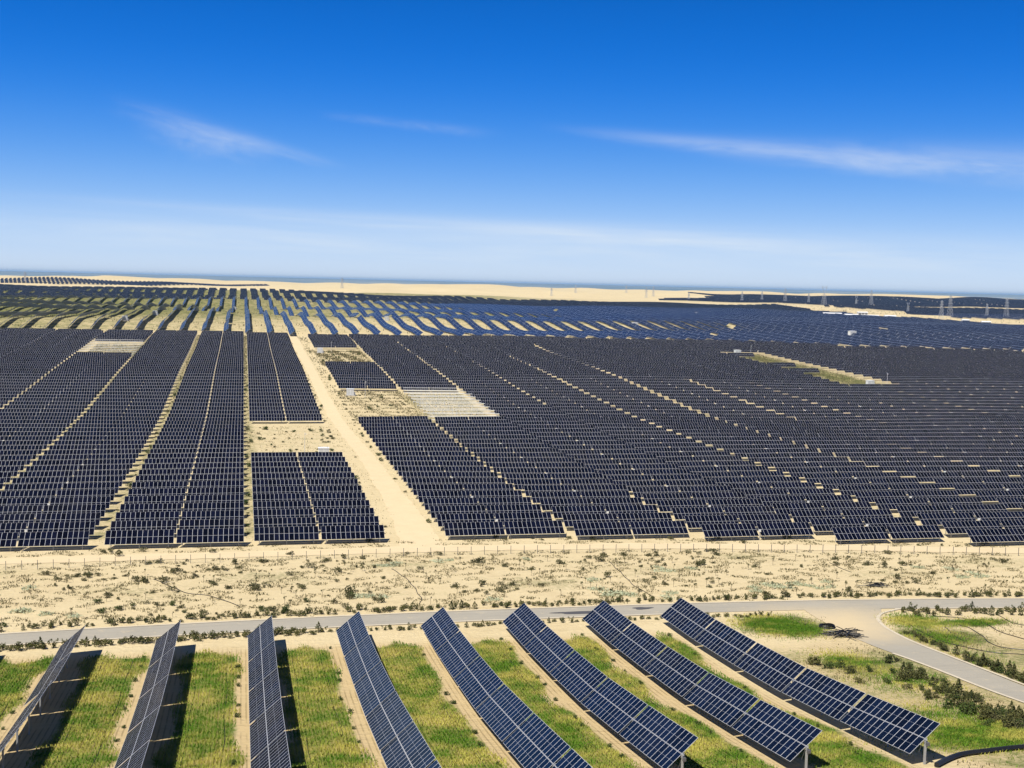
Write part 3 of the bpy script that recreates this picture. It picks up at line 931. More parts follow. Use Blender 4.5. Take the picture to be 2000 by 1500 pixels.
LEAF = {
    'hedge': plant_set('foliage', M_HEDGE, [(150, .13, cone(.72, 1.4)), (170, .13, dome(.85, 1.0)), (190, .13, dome(.8, 1.2)), (190, .13, dome(.95, 1.0)), (170, .13, dome(.7, 1.35))]),
    'bush': plant_set('foliage', M_BUSH, [(190, .11, dome(.9, .85)), (170, .11, dome(.75, .6)), (200, .12, dome(1.0, .75, 7)), (150, .10, dome(.65, .7))]),
    'green': plant_set('foliage', M_GREEN, [(260, .15, dome(1.2, 1.3, 7)), (240, .14, dome(1.0, 1.5, 6)), (280, .15, dome(1.4, 1.2, 8))]),
    'mat': plant_set('foliage', M_MAT, [(220, .12, dome(1.5, .45, 9)), (200, .11, dome(1.2, .4, 8))]),
    'big': plant_set('foliage', M_HEDGE, [(420, .19, dome(1.5, 2.1, 8)), (380, .18, cone(1.15, 2.6)), (420, .19, dome(1.7, 1.9, 9))]),
    'sap': plant_set('foliage', M_HEDGE, [(26, .10, dome(.28, .5, 3)), (18, .09, dome(.22, .35, 3)), (34, .10, dome(.35, .6, 4))]),
}
STEM = []
for hgt, r0 in ((.5, .05), (1.1, .035), (1.0, .08)):
    mb = MB(); mb.tube((0, 0, -.1), (.03, .01, hgt), r0, 5, 0, r0*.5)
    for q in range(4):
        th = q*1.7
        mb.tube((.02, 0, hgt*(.5+.1*q)), (.25*cos(th)*hgt, .25*sin(th)*hgt, hgt*(.85+.1*q)), r0*.45, 4, 0, r0*.2)
    STEM.append(mb.mesh('stem', M_WOOD))
def plant(name, key, u, v, sc, label, cat, group, sz=None, stem=0, lift=0.0):
    z = g1(u, v)
    o = empty(name, (u, v, z-.03), label, cat, group, (0, 0, RNG.uniform(0, 6.28)))
    me = LEAF[key][RNG.integers(0, len(LEAF[key]))]
    s_ = (sc*RNG.uniform(.9, 1.1), sc*RNG.uniform(.9, 1.1), (sz or sc)*RNG.uniform(.88, 1.12))
    child('foliage', me, o, (0, 0, lift), (0, 0, 0), s_)
    child('stem', STEM[stem], o, (0, 0, 0), (0, 0, 0), (1, 1, sc) if stem != 1 else (1, 1, lift+.1 if lift else 1))
    return o
def by_x(pts):
    return sorted(pts, key=lambda q: to_px(q[0], q[1], g1(q[0], q[1]))[0])
def roadv(u):
    return float(np.interp(u, rc[:, 0], rc[:, 1]))
# hedge behind the road
pts = []
u = -42.0
while u < 142:
    if RNG.random() < .9:
        pts.append((u, roadv(u)+5.3+RNG.uniform(-.6, 1.6)))
    u += RNG.uniform(.55, 1.15)
for i, (a, b_) in enumerate(by_x(pts)):
    plant('hedge_shrub', 'hedge', a, b_, RNG.uniform(.55, 1.0), 'small dark roadside shrub behind the road, %s from the left' % nth(i+1), 'shrub', 'shrubs lining the far side of the road')
pts = []
u = -42.0
while u < 86:
    if RNG.random() < .94 or u < 20:
        pts.append((u, roadv(u)-5.6-RNG.uniform(0, 1.4)))
    u += RNG.uniform(.6, 1.3)
for i, (a, b_) in enumerate(by_x(pts)):
    plant('hedge_shrub', 'hedge', a, b_, RNG.uniform(.7, 1.1)*(1.1 if a < 12 else .7), 'dark green shrub between the road and the tracker rows, %s from the left' % nth(i+1), 'shrub', 'shrubs lining the near side of the road')
pts = []
for px in np.arange(1765, 2010, 9.5):
    if not 1855 < px < 1868:
        a, b_ = gp(px, 1198+RNG.uniform(-4, 6))
        pts.append((a, b_))
for i, (a, b_) in enumerate(by_x(pts)):
    plant('conifer_sapling', 'hedge', a, b_, RNG.uniform(.7, 1.05), 'small young conifer below the main road right of the junction, %s from the left' % nth(i+1), 'conifer', 'young conifers right of the junction', RNG.uniform(.9, 1.25))
# along the branch road
pts = []
for k in range(46):
    t = k/45
    px = 1765+t*260+RNG.uniform(-8, 8); py = 1236+t*118+RNG.uniform(-3, 9)
    a, b_ = gp(px, py)
    if a < 101.6: a = 101.8+RNG.uniform(0, .8)
    pts.append((a, b_, .65+.75*t))
for i, (a, b_, sc) in enumerate(by_x(pts)):
    plant('roadside_bush', ('big' if i % 3 else 'green') if sc > 1 else ('hedge', 'bush', 'hedge')[i % 3], a, b_, sc if sc < 1 else sc*.62, 'bush along the right side of the branch road, %s from the junction' % nth(i+1), 'bush', 'bushes right of the branch road')
pts = []
for k in range(64):
    t = RNG.random()
    px = 1745+t*265+RNG.uniform(-25, 10); py = 1290+t*125+RNG.uniform(-8, 42)*(1-.5*t)
    a, b_ = gp(px, py)
    if a > 92.2: a = 92.2-RNG.uniform(0, 3)
    if a > 72: pts.append((a, b_, RNG.uniform(.55, .95)))
for i, (a, b_, sc) in enumerate(by_x(pts)):
    plant('roadside_bush', ('big', 'green', 'bush', 'big')[i % 4], a, b_, sc*(.8 if i % 4 != 2 else 1.3), 'bushy shrub between branch road and nearest tracker row, %s from the left' % nth(i+1), 'bush', 'bushes left of the branch road')
for i, (px, py, sc) in enumerate([(1590, 1300, .8), (1612, 1306, .9), (1640, 1305, 1.0), (1660, 1315, .75), (1700, 1312, .7), (1735, 1335, .75), (1870, 1380, 1.35), (1890, 1398, 1.2), (1850, 1385, 1.0), (1810, 1365, .7), (1925, 1420, .6), (1990, 1422, .8), (1680, 1335, .5), (1955, 1395, .6)]):
    a, b_ = gp(px, py)
    plant('green_shrub', 'green' if i % 3 else 'big', a, b_, sc*.9, 'dark green shrub on the slope right of the nearest tracker row, %s of its clump' % nth(i+1), 'shrub', 'green shrubs right of the tracker rows')
# low bushes in the sand strip behind the road
fixed = [(347, 1107), (205, 1133), (150, 1124), (260, 1190), (190, 1178), (223, 1240), (460, 1103), (510, 1100), (570, 1148), (590, 1147), (601, 1097), (566, 1125), (673, 1102), (795, 1083), (860, 1085),
         (708, 1109), (1012, 1152), (683, 1170), (675, 1188), (1390, 1091), (1564, 1108), (1780, 1082), (1633, 1092), (1728, 1101), (1968, 1096), (1842, 1100), (1920, 1104), (1790, 1140), (1722, 1135), (1770, 1140), (985, 1150), (710, 1103),
         (205, 1080), (216, 1079), (232, 1087), (280, 1078), (305, 1077), (415, 1080), (565, 1085), (722, 1057), (928, 1052), (966, 1050), (1312, 1053), (1402, 1053), (1452, 1062), (1540, 1053), (1838, 1067), (1890, 1068), (400, 1112), (425, 1113), (335, 1120), (285, 1180), (335, 1184), (1040, 1053), (1060, 1055), (1110, 1053), (1160, 1055), (985, 1056),
         (345, 1195), (420, 1143), (265, 1163), (630, 1100)]
pts = [q for q in (gp(*p) for p in fixed) if q[1] > roadv(q[0])+4.6]
tries = 0
while len(pts) < 260 and tries < 5000:
    tries += 1
    a = RNG.uniform(-46, 150); b_ = RNG.uniform(roadv(a)+7.5, 244)
    if RNG.random() < .62:                              # most grow in clumps
        q = pts[RNG.integers(0, len(pts))]
        a, b_ = q[0]+RNG.normal(0, 3.2), q[1]+RNG.normal(0, 1.6)
        if not (roadv(a)+6.5 < b_ < 246): continue
    if min((a-p[0])**2+(b_-p[1])**2 for p in pts) > 1.2 and abs(b_-float(np.interp(a, [-80, 43, 97, 150, 200], [246.5, 249.5, 245.5, 235, 229]))) > 4.5:
        pts.append((a, b_))
for i, (a, b_) in enumerate(by_x(pts)):
    gr = (a < 20 and b_ < 212 and RNG.random() < .5)
    sc = RNG.uniform(.35, 1.0)+.9*RNG.random()**3
    plant('desert_bush', 'green' if gr else 'bush', a, b_, sc*(.7 if gr else 1), 'low %s bush on the sand strip by the fence, %s from the left' % ('green' if gr else 'olive', nth(i+1)), 'bush', 'bushes on the sand strip')
# silvery mats
pts = [gp(*p) for p in [(1500, 1142), (1520, 1147), (1540, 1150), (1560, 1142), (1580, 1146), (1600, 1150), (1615, 1138), (1625, 1148), (1470, 1148), (1480, 1155), (1200, 1162), (1215, 1160), (1230, 1163), (1185, 1165), (1165, 1150), (1160, 1135), (1310, 1160), (1305, 1168), (1900, 1120), (1880, 1128), (1915, 1126), (1860, 1112), (1795, 1110), (760, 1105), (775, 1102), (745, 1107), (860, 1098), (875, 1095), (720, 1165), (745, 1168), (700, 1166), (965, 1172), (1285, 1108), (1300, 1115), (1030, 1093), (1350, 1112), (60, 1150), (90, 1200), (40, 1195), (140, 1205)]]
for i, (a, b_) in enumerate(by_x(pts)):
    plant('silver_plant', 'mat', a, b_, RNG.uniform(1.0, 1.8), 'pale silver green mat plant on the sand strip, %s from the left' % nth(i+1), 'plant', 'silvery mat plants on the sand strip', .9)
# thin planted saplings
pts = []
tries = 0
while len(pts) < 150 and tries < 3000:
    tries += 1
    a = RNG.uniform(-44, 148); b_ = roadv(a)+8+round(RNG.uniform(0, 8))*4.2+RNG.uniform(-.5, .5)
    a = round(a/2.2)*2.2+RNG.uniform(-.5, .5)
    if b_ < float(np.interp(a, [-80, 97, 161, 200], [238, 239, 225, 220])) and all((a-p[0])**2+(b_-p[1])**2 > 2 for p in pts):
        pts.append((a, b_))
for i, (a, b_) in enumerate(by_x(pts)):
    plant('planted_sapling', 'sap', a, b_, RNG.uniform(.8, 1.2), 'thin bare planted sapling on the sand strip, %s from the left' % nth(i+1), 'sapling', 'saplings planted on the sand strip', None, 1, RNG.uniform(.7, 1.2))
# bushes by the sand track and in the empty patches
pts = []
for k in range(300):
    t = RNG.random()
    zone_ = RNG.integers(0, 7)
    if zone_ == 0: a, b_ = RNG.uniform(31, 42), RNG.uniform(262, 850)
    elif zone_ == 1: a, b_ = RNG.uniform(3, 29), RNG.uniform(371, 461)
    elif zone_ == 2: a, b_ = RNG.uniform(44, 69), RNG.uniform(470, 560)
    elif zone_ == 3: a, b_ = RNG.uniform(43, 68), RNG.uniform(664, 756)
    else: a, b_ = RNG.choice([-28.7, 1.5, -58.2, 41.8, 30.6])+RNG.uniform(-.5, .5), RNG.uniform(258, 620)
    tc_ = float(np.interp(b_, [p[1] for p in TRACK], [p[0] for p in TRACK]))
    if abs(a-tc_) > 3.4:
        pts.append((a, b_))
for i, (a, b_) in enumerate(by_x(pts)[:290]):
    plant('field_bush', 'bush' if RNG.random() < .7 else 'green', a, b_, RNG.uniform(.5, 1.0), 'small dark bush among the solar blocks, %s from the left' % nth(i+1), 'bush', 'bushes among the solar blocks')
# crops beside the rows
for ri, u in enumerate(ROW_U):
    pts = [(u-2.9-RNG.uniform(0, .6), v) for v in np.arange(118, 178, 6.5)+RNG.uniform(-2, 2, 10)]
    for i, (a, b_) in enumerate(pts):
        if in_view(a, b_, g1(a, b_), 20) and to_px(a, b_, g1(a, b_))[1] < 1510 and RNG.random() < .75:
            plant('row_weed', 'green', a, b_, RNG.uniform(.25, .42), 'green weed %s from the near end, foot of the %s' % (nth(i+1), ROWDESC[ri]), 'weed', 'weeds along the tracker rows')

# dry tufts over the sand: nobody could count them
def blades(P, h, wdt, seed):
    r = np.random.default_rng(seed); n = len(P)
    th = r.uniform(0, 2*pi, n); lean = r.normal(0, .30, (n, 2))
    d = np.stack([np.cos(th), np.sin(th), 0*th], 1)*(wdt*r.uniform(.6, 1.4, n))[:, None]
    hh = h*r.uniform(.5, 1.3, n)
    tip = P+np.stack([lean[:, 0]*hh, lean[:, 1]*hh, hh], 1)
    V = np.stack([P-d, P+d, tip+d*.25, tip-d*.25], 1).reshape(-1, 3)
    return V, np.arange(4*n).reshape(-1, 4)
n = 52000
a = RNG.uniform(-48, 165, n); b_ = RNG.uniform(196, 262, n)
rv = np.interp(a, rc[:, 0], rc[:, 1])
fc = np.interp(a, [-80, 43, 97, 150, 200], [246.5, 249.5, 245.5, 235, 229])
cl = np.sin(a*.9+2*np.sin(b_*.35))+np.sin(b_*1.3+1.7*np.sin(a*.4))+.7*np.sin(a*.23-b_*.31)
keep = (b_ > rv+4.2) & (np.abs(b_-fc) > 3.0) & (cl > .25) & (b_ < fc+9)
a, b_ = a[keep], b_[keep]
A = [np.stack([np.repeat(a, 3)+RNG.normal(0, .16, 3*len(a)), np.repeat(b_, 3)+RNG.normal(0, .10, 3*len(a))], 1)]
n = 16000                                              # weeds in the empty patches and by the track
a = np.concatenate([RNG.uniform(2, 42, n//2), RNG.uniform(42, 70, n//4), RNG.uniform(42, 70, n//4)])
b_ = np.concatenate([RNG.uniform(258, 860, n//2), RNG.uniform(468, 562, n//4), RNG.uniform(662, 760, n//4)])
tcv = np.interp(b_, [p[1] for p in TRACK], [p[0] for p in TRACK])
keep = (np.abs(a-tcv) > 3.0) & ((a > 30) | ((b_ > 369) & (b_ < 463))) & (np.sin(b_*.62)+np.sin(a*.5+b_*.1) > -.3) & ((a < 43) | ((b_ > 468) & (b_ < 760)))
A.append(np.stack([np.repeat(a[keep], 2)+RNG.normal(0, .3, 2*keep.sum()), np.repeat(b_[keep], 2)+RNG.normal(0, .12, 2*keep.sum())], 1))
n = 12000                                              # corridors and the green gap at the right
a = np.concatenate([RNG.uniform(303, 335, n//2), RNG.choice([-28.7, 1.5, -58.2, 188.4, 70.2], n//2)+RNG.uniform(-1, 1, n//2)]); b_ = np.concatenate([RNG.uniform(572, 765, n//2), RNG.uniform(262, 860, n//2)])
A.append(np.stack([a, b_], 1))
n = 26000                                              # the hills behind
a = RNG.uniform(-420, 620, n); b_ = 880+RNG.uniform(0, 1, n)**1.4*1500
keep = (np.sin(a*.21+b_*.05)+np.sin(b_*.11-a*.06) > -.2) & (a < b_*.5)
A.append(np.stack([a[keep], b_[keep]], 1))
n = 7000                                               # the sand ridge at the right
a = RNG.uniform(800, 1500, n); b_ = RNG.uniform(1300, 2900, n)
keep = np.array([poly_in(p_, q_, SANDGAP) for p_, q_ in zip(a, b_)])
A.append(np.stack([a[keep], b_[keep]], 1))
n = 5000                                               # under the bare racks
a = np.concatenate([RNG.uniform(71, 97, n//2), RNG.uniform(-86, -57, n//2)]); b_ = np.concatenate([RNG.uniform(468, 553, n//2), RNG.uniform(697, 778, n//2)])
A.append(np.stack([a, b_], 1))
n = 9000                                               # slope right of the rows
a = RNG.uniform(70, 138, n); b_ = RNG.uniform(98, 184, n)
keep = (np.abs(a-np.interp(b_, [110, 132, 157, 174, 190], [97.2, 97.7, 97, 96.4, 100])) > 4.4) & (np.sin(a*.35+b_*.2)+np.sin(a*.13-b_*.27+1) > .1) & (b_ < roadv(100)-6)
A.append(np.stack([np.repeat(a[keep], 2)+RNG.normal(0, .25, 2*keep.sum()), np.repeat(b_[keep], 2)+RNG.normal(0, .25, 2*keep.sum())], 1))
A = np.vstack(A)
P = np.stack([A[:, 0], A[:, 1], ground(A[:, 0], A[:, 1])-.01], 1)
far_ = 1+sstep(300, 700, A[:, 1])*1.5+sstep(860, 900, A[:, 1])*2.0+sstep(1200, 2000, A[:, 1])*2.5
V, F = blades(P, .26*far_, .055*far_, 5)
mb = MB(); mb.quads(V, F)
tag(link(bpy.data.objects.new('dry_grass_tufts', mb.mesh('dry_grass_tufts', M_TUFT))), 'sparse dry tufts scattered over the sand', 'grass', kind='stuff')
# crop between the rows of trackers
n = 380000
a = RNG.uniform(-48, 66, n); b_ = RNG.uniform(96, 181, n)
a = (np.floor(a/.43)+.5)*.43+RNG.normal(0, .09, n)
cl = .5+.25*np.sin(a*.55+1.3*np.sin(b_*.21))+.25*np.sin(b_*.17+2*np.sin(a*.33))
keep = (strip_mask(a, b_) > RNG.uniform(.15, 1, n)) & (RNG.random(n) < .55+.45*cl) & (a < 66)
a, b_ = a[keep], b_[keep]
for px_, rx, ry, n in [((1510, 1222), 5.5, 6, 9000), ((1560, 1232), 4, 4, 4000), ((1790, 1215), 4.5, 4.5, 5000), ((1905, 1216), 5, 2.2, 2500), ((1830, 1245), 5, 5, 2600), ((1900, 1440), 9, 6, 9000), ((1650, 1290), 4, 5, 2500), ((1780, 1330), 7, 7, 3500), ((1850, 1400), 7, 7, 3500), ((1880, 1290), 6, 6, 1500), ((1960, 1430), 6, 6, 5000)]:
    q = gp(*px_)
    a = np.concatenate([a, q[0]+RNG.normal(0, rx*.55, n)]); b_ = np.concatenate([b_, q[1]+RNG.normal(0, ry*.55, n)])
keep = (np.abs(a-np.interp(b_, [110, 132, 157, 174, 190], [97.2, 97.7, 97, 96.4, 100])) > 4.2) | (b_ > 186)
keep &= b_ < np.interp(a, rc[:, 0], rc[:, 1])-4.5
a, b_ = a[keep], b_[keep]
P = np.stack([a, b_, ground(a, b_)-.01], 1)
V, F = blades(P, .27, .05, 6)
mb = MB(); mb.quads(V, F)
tag(link(bpy.data.objects.new('crop_grass', mb.mesh('crop_grass', M_CROP))), 'green and straw yellow crop in strips between the tracker rows', 'crop', kind='stuff')

# ------------------------------------------------------------------ hoses, pipes and coils
def hose(pix, r, label, name='drip_hose', group=None):
    pts = [gp(*p) for p in pix]
    P = np.array(pts); d = np.concatenate([[0], np.cumsum(np.linalg.norm(np.diff(P, axis=0), axis=1))])
    m0, m1 = _pchip(d, P[:, 0]), _pchip(d, P[:, 1])
    s = np.linspace(0, d[-1], max(6, int(d[-1]/1.2)))
    i = np.clip(np.searchsorted(d, s)-1, 0, len(d)-2); h = d[i+1]-d[i]; t = (s-d[i])/h
    f = lambda y, m: y[i]*(1+2*t)*(1-t)**2+h*m[i]*t*(1-t)**2+y[i+1]*t*t*(3-2*t)+h*m[i+1]*t*t*(t-1)
    x, y = f(P[:, 0], m0)+.12*np.sin(s*.8), f(P[:, 1], m1)+.1*np.sin(s*.6+1)
    mb = MB(); mb.path(np.stack([x, y, ground(x, y)+r*.9], 1), r, 5)
    o = tag(link(bpy.data.objects.new(name, mb.mesh(name, M_BLACK))), label, 'hose', group)
    return o
HG = 'black hoses lying on the sand'
for pix, r, lab in [
    ([(1765, 1214), (1790, 1230), (1830, 1250), (1870, 1262), (1950, 1277), (2010, 1280)], .07, 'black hose crossing the sand right of the junction, nearest the branch road'),
    ([(1865, 1220), (1890, 1226), (1915, 1240), (1932, 1256), (1950, 1264), (2010, 1272)], .07, 'black hose with a sharp bend on the sand right of the junction'),
    ([(1820, 1205), (1880, 1208), (1925, 1220), (1960, 1238), (2010, 1252)], .07, 'black hose below the young conifers right of the junction'),
    ([(1950, 1203), (1975, 1216), (2010, 1224)], .06, 'short black hose at the right edge below the young conifers'),
    ([(1845, 1225), (1860, 1240), (1880, 1252)], .06, 'short black hose through the green patch right of the junction'),
    ([(300, 1132), (330, 1145), (370, 1160), (400, 1163), (430, 1172), (470, 1186)], .07, 'dark hose winding over the left of the sand strip'),
    ([(765, 1112), (790, 1128), (810, 1150), (822, 1168), (820, 1180)], .06, 'dark hose curving down the middle of the sand strip'),
    ([(1190, 1098), (1215, 1122), (1240, 1145), (1275, 1166)], .06, 'dark hose slanting down the right of the sand strip'),
    ([(1620, 1100), (1640, 1110), (1662, 1119)], .06, 'short dark hose on the sand near the fence at the right'),
    ([(1830, 1500), (1850, 1488), (1890, 1476), (1940, 1471), (2020, 1462)], .30, 'thick black pipe crossing the lower right corner')]:
    hose(pix, r, lab, 'drip_hose' if r < .2 else 'black_pipe', HG if r < .2 else None)
# drip lines between the rows
for ri, u in enumerate(ROW_U[:9]):
    for q, du in enumerate((-4.6, -8.6)):
        vs = np.arange(98, 176, 2.0); us = u+du+.12*np.sin(vs*.3+ri)
        mb = MB(); mb.path(np.stack([us, vs, ground(us, vs)+.04], 1), .035, 4)
        tag(link(bpy.data.objects.new('drip_line', mb.mesh('drip_line', M_BLACK))), 'black drip line, %s one left of the %s' % (('nearer', 'farther')[q], ROWDESC[ri]), 'hose', 'drip lines in the crop')
for c_, n_, w_, lab in (((1648, 1244), 30, 3.4, 'by the coil at the junction'), ((1712, 1146), 16, 2.6, 'on the sand strip')):
    a, b_ = gp(*c_)
    for k in range(n_):
        th = RNG.normal(0, .55) if k % 5 else RNG.uniform(0, pi)
        L = RNG.uniform(.5, 1)*w_
        cx, cy = a+RNG.normal(0, .6), b_+RNG.normal(0, .5)
        z0 = g1(cx, cy)+.05+.028*k
        mb = MB()
        pp = [(cx+L*q*cos(th)+.12*sin(5*q), cy+L*q*sin(th), z0*1+.22*(1-q*q)*(k % 3)/2+.10*q*(k % 2)+ (g1(cx+L*q*cos(th), cy+L*q*sin(th))-g1(cx, cy))) for q in np.linspace(-1, 1, 7)]
        mb.path(pp, .055, 5)
        tag(link(bpy.data.objects.new('black_hose_piece', mb.mesh('black_hose_piece', M_BLACK))), 'bent black hose in the heap %s, %s from the bottom' % (lab, nth(k+1)), 'hose', 'hose pieces in the heap '+lab)
a, b_ = gp(1616, 1227)
mb = MB()
for k in range(7):
    r_ = 1.15+.12*(k % 3)-.03*k
    pp = [(a+r_*cos(t), b_+.8*r_*sin(t)+.03*k, g1(a, b_)+.06+.07*k+.04*sin(3*t)) for t in np.linspace(0, 2*pi, 22)]
    mb.path(pp, .055, 5)
tag(link(bpy.data.objects.new('hose_coil', mb.mesh('hose_coil', M_BLACK))), 'round coil of black hose on bare sand left of the junction', 'hose coil')

# ------------------------------------------------------------------ transformer cabins and masts
def cabin(u, v, label, sc=1.0, rot=0.0):
    z = g1(u, v)
    o = empty('transformer_cabin', (u, v, z), label, 'cabin', 'white transformer cabins', (0, 0, rot))
    o.scale = (sc, sc, sc)
    mb = MB(); mb.box((0, 0, .1), (2.3, 1.9, .25)); child('base', mb.mesh('base', M_CONC), o)
    mb = MB(); mb.box((0, 0, 1.75), (1.7, 1.25, 1.4)); child('body', mb.mesh('body', M_WHITE), o)
    mb = MB(); mb.box((0, 0, 3.2), (1.85, 1.4, .07)); mb.box((0, 0, 3.32), (1.2, .9, .06)); child('roof', mb.mesh('roof', M_WHITE), o)
    for s_ in (-.85, .85):
        mb = MB(); mb.box((s_, -1.262, 1.7), (.72, .015, 1.15)); d = child('door', mb.mesh('door', M_LGREY), o)
        mb = MB(); mb.box((s_+(.55 if s_ < 0 else -.55), -1.30, 1.7), (.03, .025, .16)); child('handle', mb.mesh('handle', M_DGREY), d)
    mb = MB()
    for k in range(6): mb.box((1.712, 0, 1.1+.22*k), (.015, .8, .06))
    child('louvre', mb.mesh('louvre', M_DGREY), o)
    mb = MB(); mb.box((2.05, .1, 1.0), (.34, .8, .72)); child('cooler', mb.mesh('cooler', M_LGREY), o)
    return o
for px, py, lab, sc in [(632, 894, 'white transformer cabin behind the small front block left of the sand track', .95), (684, 773, 'white transformer cabin on sand right of the sand track below a small block', .95),
        (625, 690, 'white transformer cabin at the far end of the sand track', .95), (1440, 695, 'white transformer cabin at the far end of the green gap at the right', 1.15), (1699, 756, 'white transformer cabin at the near end of the green gap at the right', 1.05),
        (755, 627, 'white cabin on the hill of blue trackers nearest the middle', 1.0), (1240, 640, 'white cabin among blue trackers, left one of the close pair', 1.3), (1196, 627, 'white cabin among blue trackers, farther one of the close pair', 1.3),
        (1664, 659, 'white cabin in the dark trackers left of the pylons', 1.6), (244, 627, 'white cabin among the dark backed trackers at the left, nearer one', 1.1), (303, 616, 'white cabin among the dark backed trackers at the left, farther one', 1.1), (458, 605, 'white cabin between the middle tracker rows', 1.0)]:
    a, b_ = gp(px, py)
    cabin(a, b_, lab, sc, RNG.uniform(-.08, .08))
def mast(px, py, hgt, label):
    a, b_ = gp(px, py)
    o = empty('thin_mast', (a, b_, g1(a, b_)), label, 'mast', 'thin white masts')
    mb = MB(); mb.tube((0, 0, -.2), (0, 0, hgt), .09, 6, 0, .06); child('pole', mb.mesh('pole', M_LGREY), o)
    mb = MB(); mb.box((.3, 0, hgt), (.35, .1, .05)); mb.tube((0, 0, hgt), (0, 0, hgt+.5), .05, 5); child('camera_head', mb.mesh('camera_head', M_WHITE), o)
for px, py, h_, lab in [(595, 888, 6.5, 'thin mast in the empty patch left of the sand track'), (713, 777, 7, 'thin mast beside the cabin right of the sand track'), (647, 690, 6.5, 'thin mast beside the cabin at the far end of the sand track'),
        (1466, 697, 7, 'thin mast at the far end of the green gap'), (1732, 757, 7, 'thin mast at the near end of the green gap')]:
    mast(px, py, h_, lab)

# ------------------------------------------------------------------ pylons
def pylon(px, py, top, label, arms=3, kind=0):
    a, b_ = gp(px, py)
    D = b_*.9767+a*.2147
    H = (py-top)*D/FPX
    z = g1(a, b_)
    o = empty('power_pylon', (a, b_, z-.5), label, 'pylon', 'steel lattice pylons', (0, 0, .5))
    th = max(.12, D*.00008)
    wb, wt = H*.11, H*.018
    mb = MB()
    nl = 7
    def corner(k, t):
        w_ = wb+(wt-wb)*min(1, t**.75)
        return np.array([(w_, w_), (-w_, w_), (-w_, -w_), (w_, -w_)][k % 4]+(t*H,))if False else np.array(((w_, -w_, -w_, w_)[k % 4], (w_, w_, -w_, -w_)[k % 4], t*H))
    top_t = .97 if kind == 0 else .6
    for k in range(4):
        mb.path([corner(k, t) for t in np.linspace(0, top_t, nl)], th, 4)
    ts = np.linspace(0, top_t, nl)
    for i in range(nl-1):
        for k in range(4):
            mb.tube(corner(k, ts[i]), corner(k+1, ts[i+1]), th*.6, 3)
            mb.tube(corner(k+1, ts[i]), corner(k, ts[i+1]), th*.6, 3)
    child('lattice_mast', mb.mesh('lattice_mast', M_TOWER), o)
    if kind == 0:
        for j in range(arms):
            t = .62+.14*j
            L = H*(.20-.025*j)
            for s_ in (-1, 1):
                mb = MB()
                mb.tube((0, 0, t*H), (s_*L, 0, t*H+.01*H), th, 4); mb.tube((0, 0, t*H+.05*H), (s_*L, 0, t*H+.01*H), th*.8, 4)
                ca_ = child('cross_arm', mb.mesh('cross_arm', M_TOWER), o)
                mb = MB(); mb.tube((s_*L, 0, t*H+.01*H), (s_*L, 0, t*H-.05*H), th*.7, 4); child('insulator', mb.mesh('insulator', M_TOWER), ca_)
    else:
        for s_ in (-1, 1):
            mb = MB()
            mb.tube((0, 0, .58*H), (s_*.16*H, 0, .92*H), th*1.2, 4); mb.tube((s_*.04*H, 0, .6*H), (s_*.20*H, 0, .92*H), th, 4)
            mb.tube((s_*.16*H, 0, .92*H), (s_*.24*H, 0, H), th, 4)
            child('fork_arm', mb.mesh('fork_arm', M_TOWER), o)
        mb = MB(); mb.tube((-.24*H, 0, .9*H), (.24*H, 0, .9*H), th, 4); mb.tube((-.2*H, 0, .94*H), (.2*H, 0, .94*H), th*.8, 4); child('cross_arm', mb.mesh('cross_arm', M_TOWER), o)
for args in [(1855, 621, 575, 'tall lattice pylon, left one of the tallest pair at the right'), (1838, 623, 585, 'lattice pylon just left of the tallest pylon'), (1965, 623, 580, 'lattice pylon closest to the right edge'),
             (1927, 620, 592, 'shorter lattice pylon left of the one closest to the right edge'), (1773, 612, 590, 'forked short pylon right of the sand ridge', 3, 1), (1609, 597, 557, 'tall forked pylon standing highest over the horizon', 3, 1),
             (1701, 600, 565, 'slender pylon above the sand ridge', 2), (1533, 592, 562, 'slender pylon left of the tall forked pylon', 2), (1488, 588, 568, 'small distant pylon on the dunes left of the ridge', 2), (1579, 594, 572, 'small pylon just left of the tall forked pylon', 2),
             (1672, 597, 577, 'small forked pylon behind the sand ridge', 3, 1), (1449, 590, 568, 'small distant pylon right of the middle dunes', 2), (1262, 582, 561, 'small pylon on the open sand by dark dots', 2), (1276, 579, 558, 'small thin pylon on the open sand, behind its neighbour', 2),
             (1077, 578, 560, 'small pylon on the middle dunes', 2), (1124, 572, 556, 'faint thin pylon on the far dunes left of the middle sand', 1), (1223, 572, 556, 'faint thin pylon on the far dunes in the middle', 1), (668, 563, 541, 'thin lone pylon on the dunes left of the middle', 2), (49, 552, 529, 'thin pylon on the dunes near the left edge', 2), (1345, 588, 570, 'small pylon at the edge of the far dark field', 2)]:
    pylon(*args)

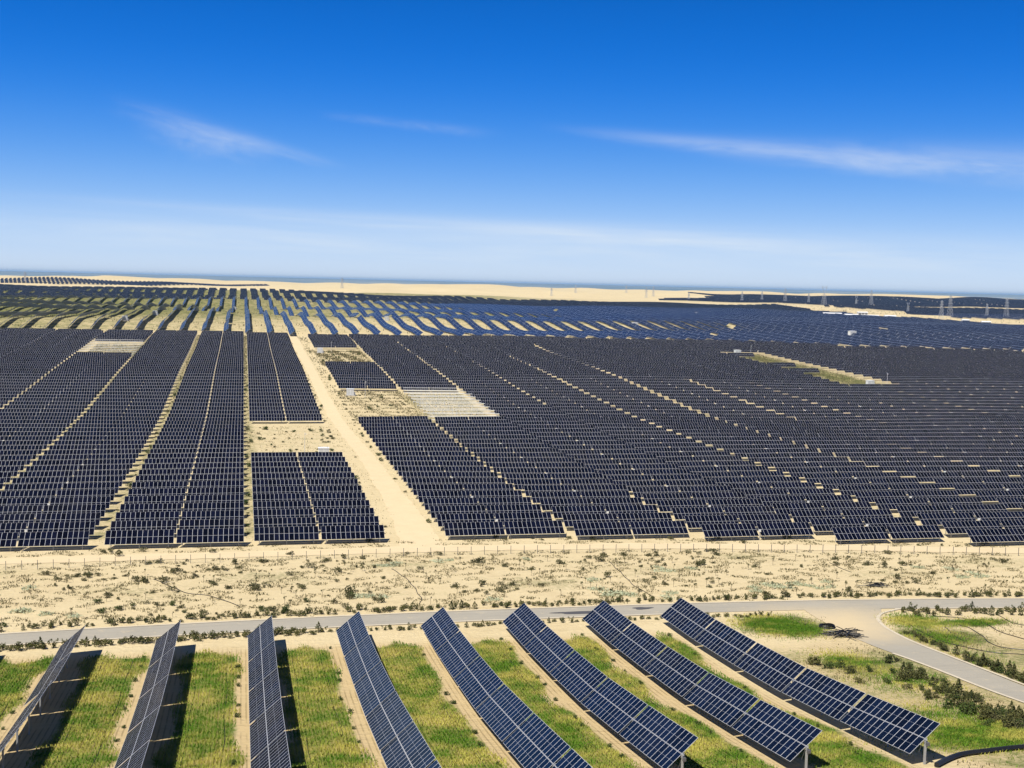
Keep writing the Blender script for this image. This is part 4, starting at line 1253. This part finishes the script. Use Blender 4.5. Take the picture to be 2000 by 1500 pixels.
# ------------------------------------------------------------------ low white sheds of the substation
for i, (px, py, wx, wy, h_, lab) in enumerate([(1625, 617, 26, 8, 3.4, 'long low white shed at the left of the substation'), (1662, 620, 18, 8, 3.6, 'white shed in the middle of the substation'), (1700, 621, 22, 8, 3, 'white shed right of the middle of the substation'),
        (1738, 623, 14, 7, 3.5, 'white shed at the right end of the substation'), (1684, 616, 14, 8, 4, 'white shed at the back of the substation'), (1885, 630, 9, 6, 3, 'small white shed on the sandy bank left of the pylons'), (1925, 634, 11, 6, 3, 'small white shed on the sandy bank at the right')]):
    a, b_ = gp(px, py)
    z = g1(a, b_)
    o = empty('white_shed', (a, b_, z), lab, 'shed', 'white sheds of the substation', (0, 0, -.2))
    mb = MB(); mb.box((0, 0, h_/2-.2), (wx/2, wy/2, h_/2+.2)); child('wall', mb.mesh('wall', M_LGREY), o)
    mb = MB()
    mb.quads([(-wx/2-.5, -wy/2-.5, h_), (wx/2+.5, -wy/2-.5, h_), (wx/2+.5, 0, h_+1.4), (-wx/2-.5, 0, h_+1.4), (wx/2+.5, wy/2+.5, h_), (-wx/2-.5, wy/2+.5, h_)], [(0, 1, 2, 3), (3, 2, 4, 5)])
    mb.quads([(-wx/2, -wy/2, h_), (-wx/2, wy/2, h_), (-wx/2, 0, h_+1.35), (wx/2, -wy/2, h_), (wx/2, wy/2, h_), (wx/2, 0, h_+1.35)], [(0, 2, 1, 1), (3, 4, 5, 5)])
    child('roof', mb.mesh('roof', M_WHITE), o)
    for k in range(3):
        mb = MB(); mb.box((-wx/3+k*wx/3, -wy/2-.05, 1.6), (1.6, .06, 1.6)); child('door', mb.mesh('door', M_DGREY), o)

# ------------------------------------------------------------------ haze
hb = MB(); hb.box((3000, 19000, 25.0), (48000, 42000, 75.0))
hm = bpy.data.materials.new('haze')
hm.use_nodes = True
hm.node_tree.nodes.clear()
pv = hm.node_tree.nodes.new('ShaderNodeVolumePrincipled')
pv.inputs['Color'].default_value = (.42, .70, 1.0, 1)
pv.inputs['Density'].default_value = 2.8e-5
ho = hm.node_tree.nodes.new('ShaderNodeOutputMaterial')
hm.node_tree.links.new(pv.outputs[0], ho.inputs['Volume'])
tag(link(bpy.data.objects.new('haze', hb.mesh('haze', hm))), kind='stuff')
print('tables', len(TABLES), 'trackers', len(TR), 'belt', len(B3), 'objects', len(bpy.data.objects))
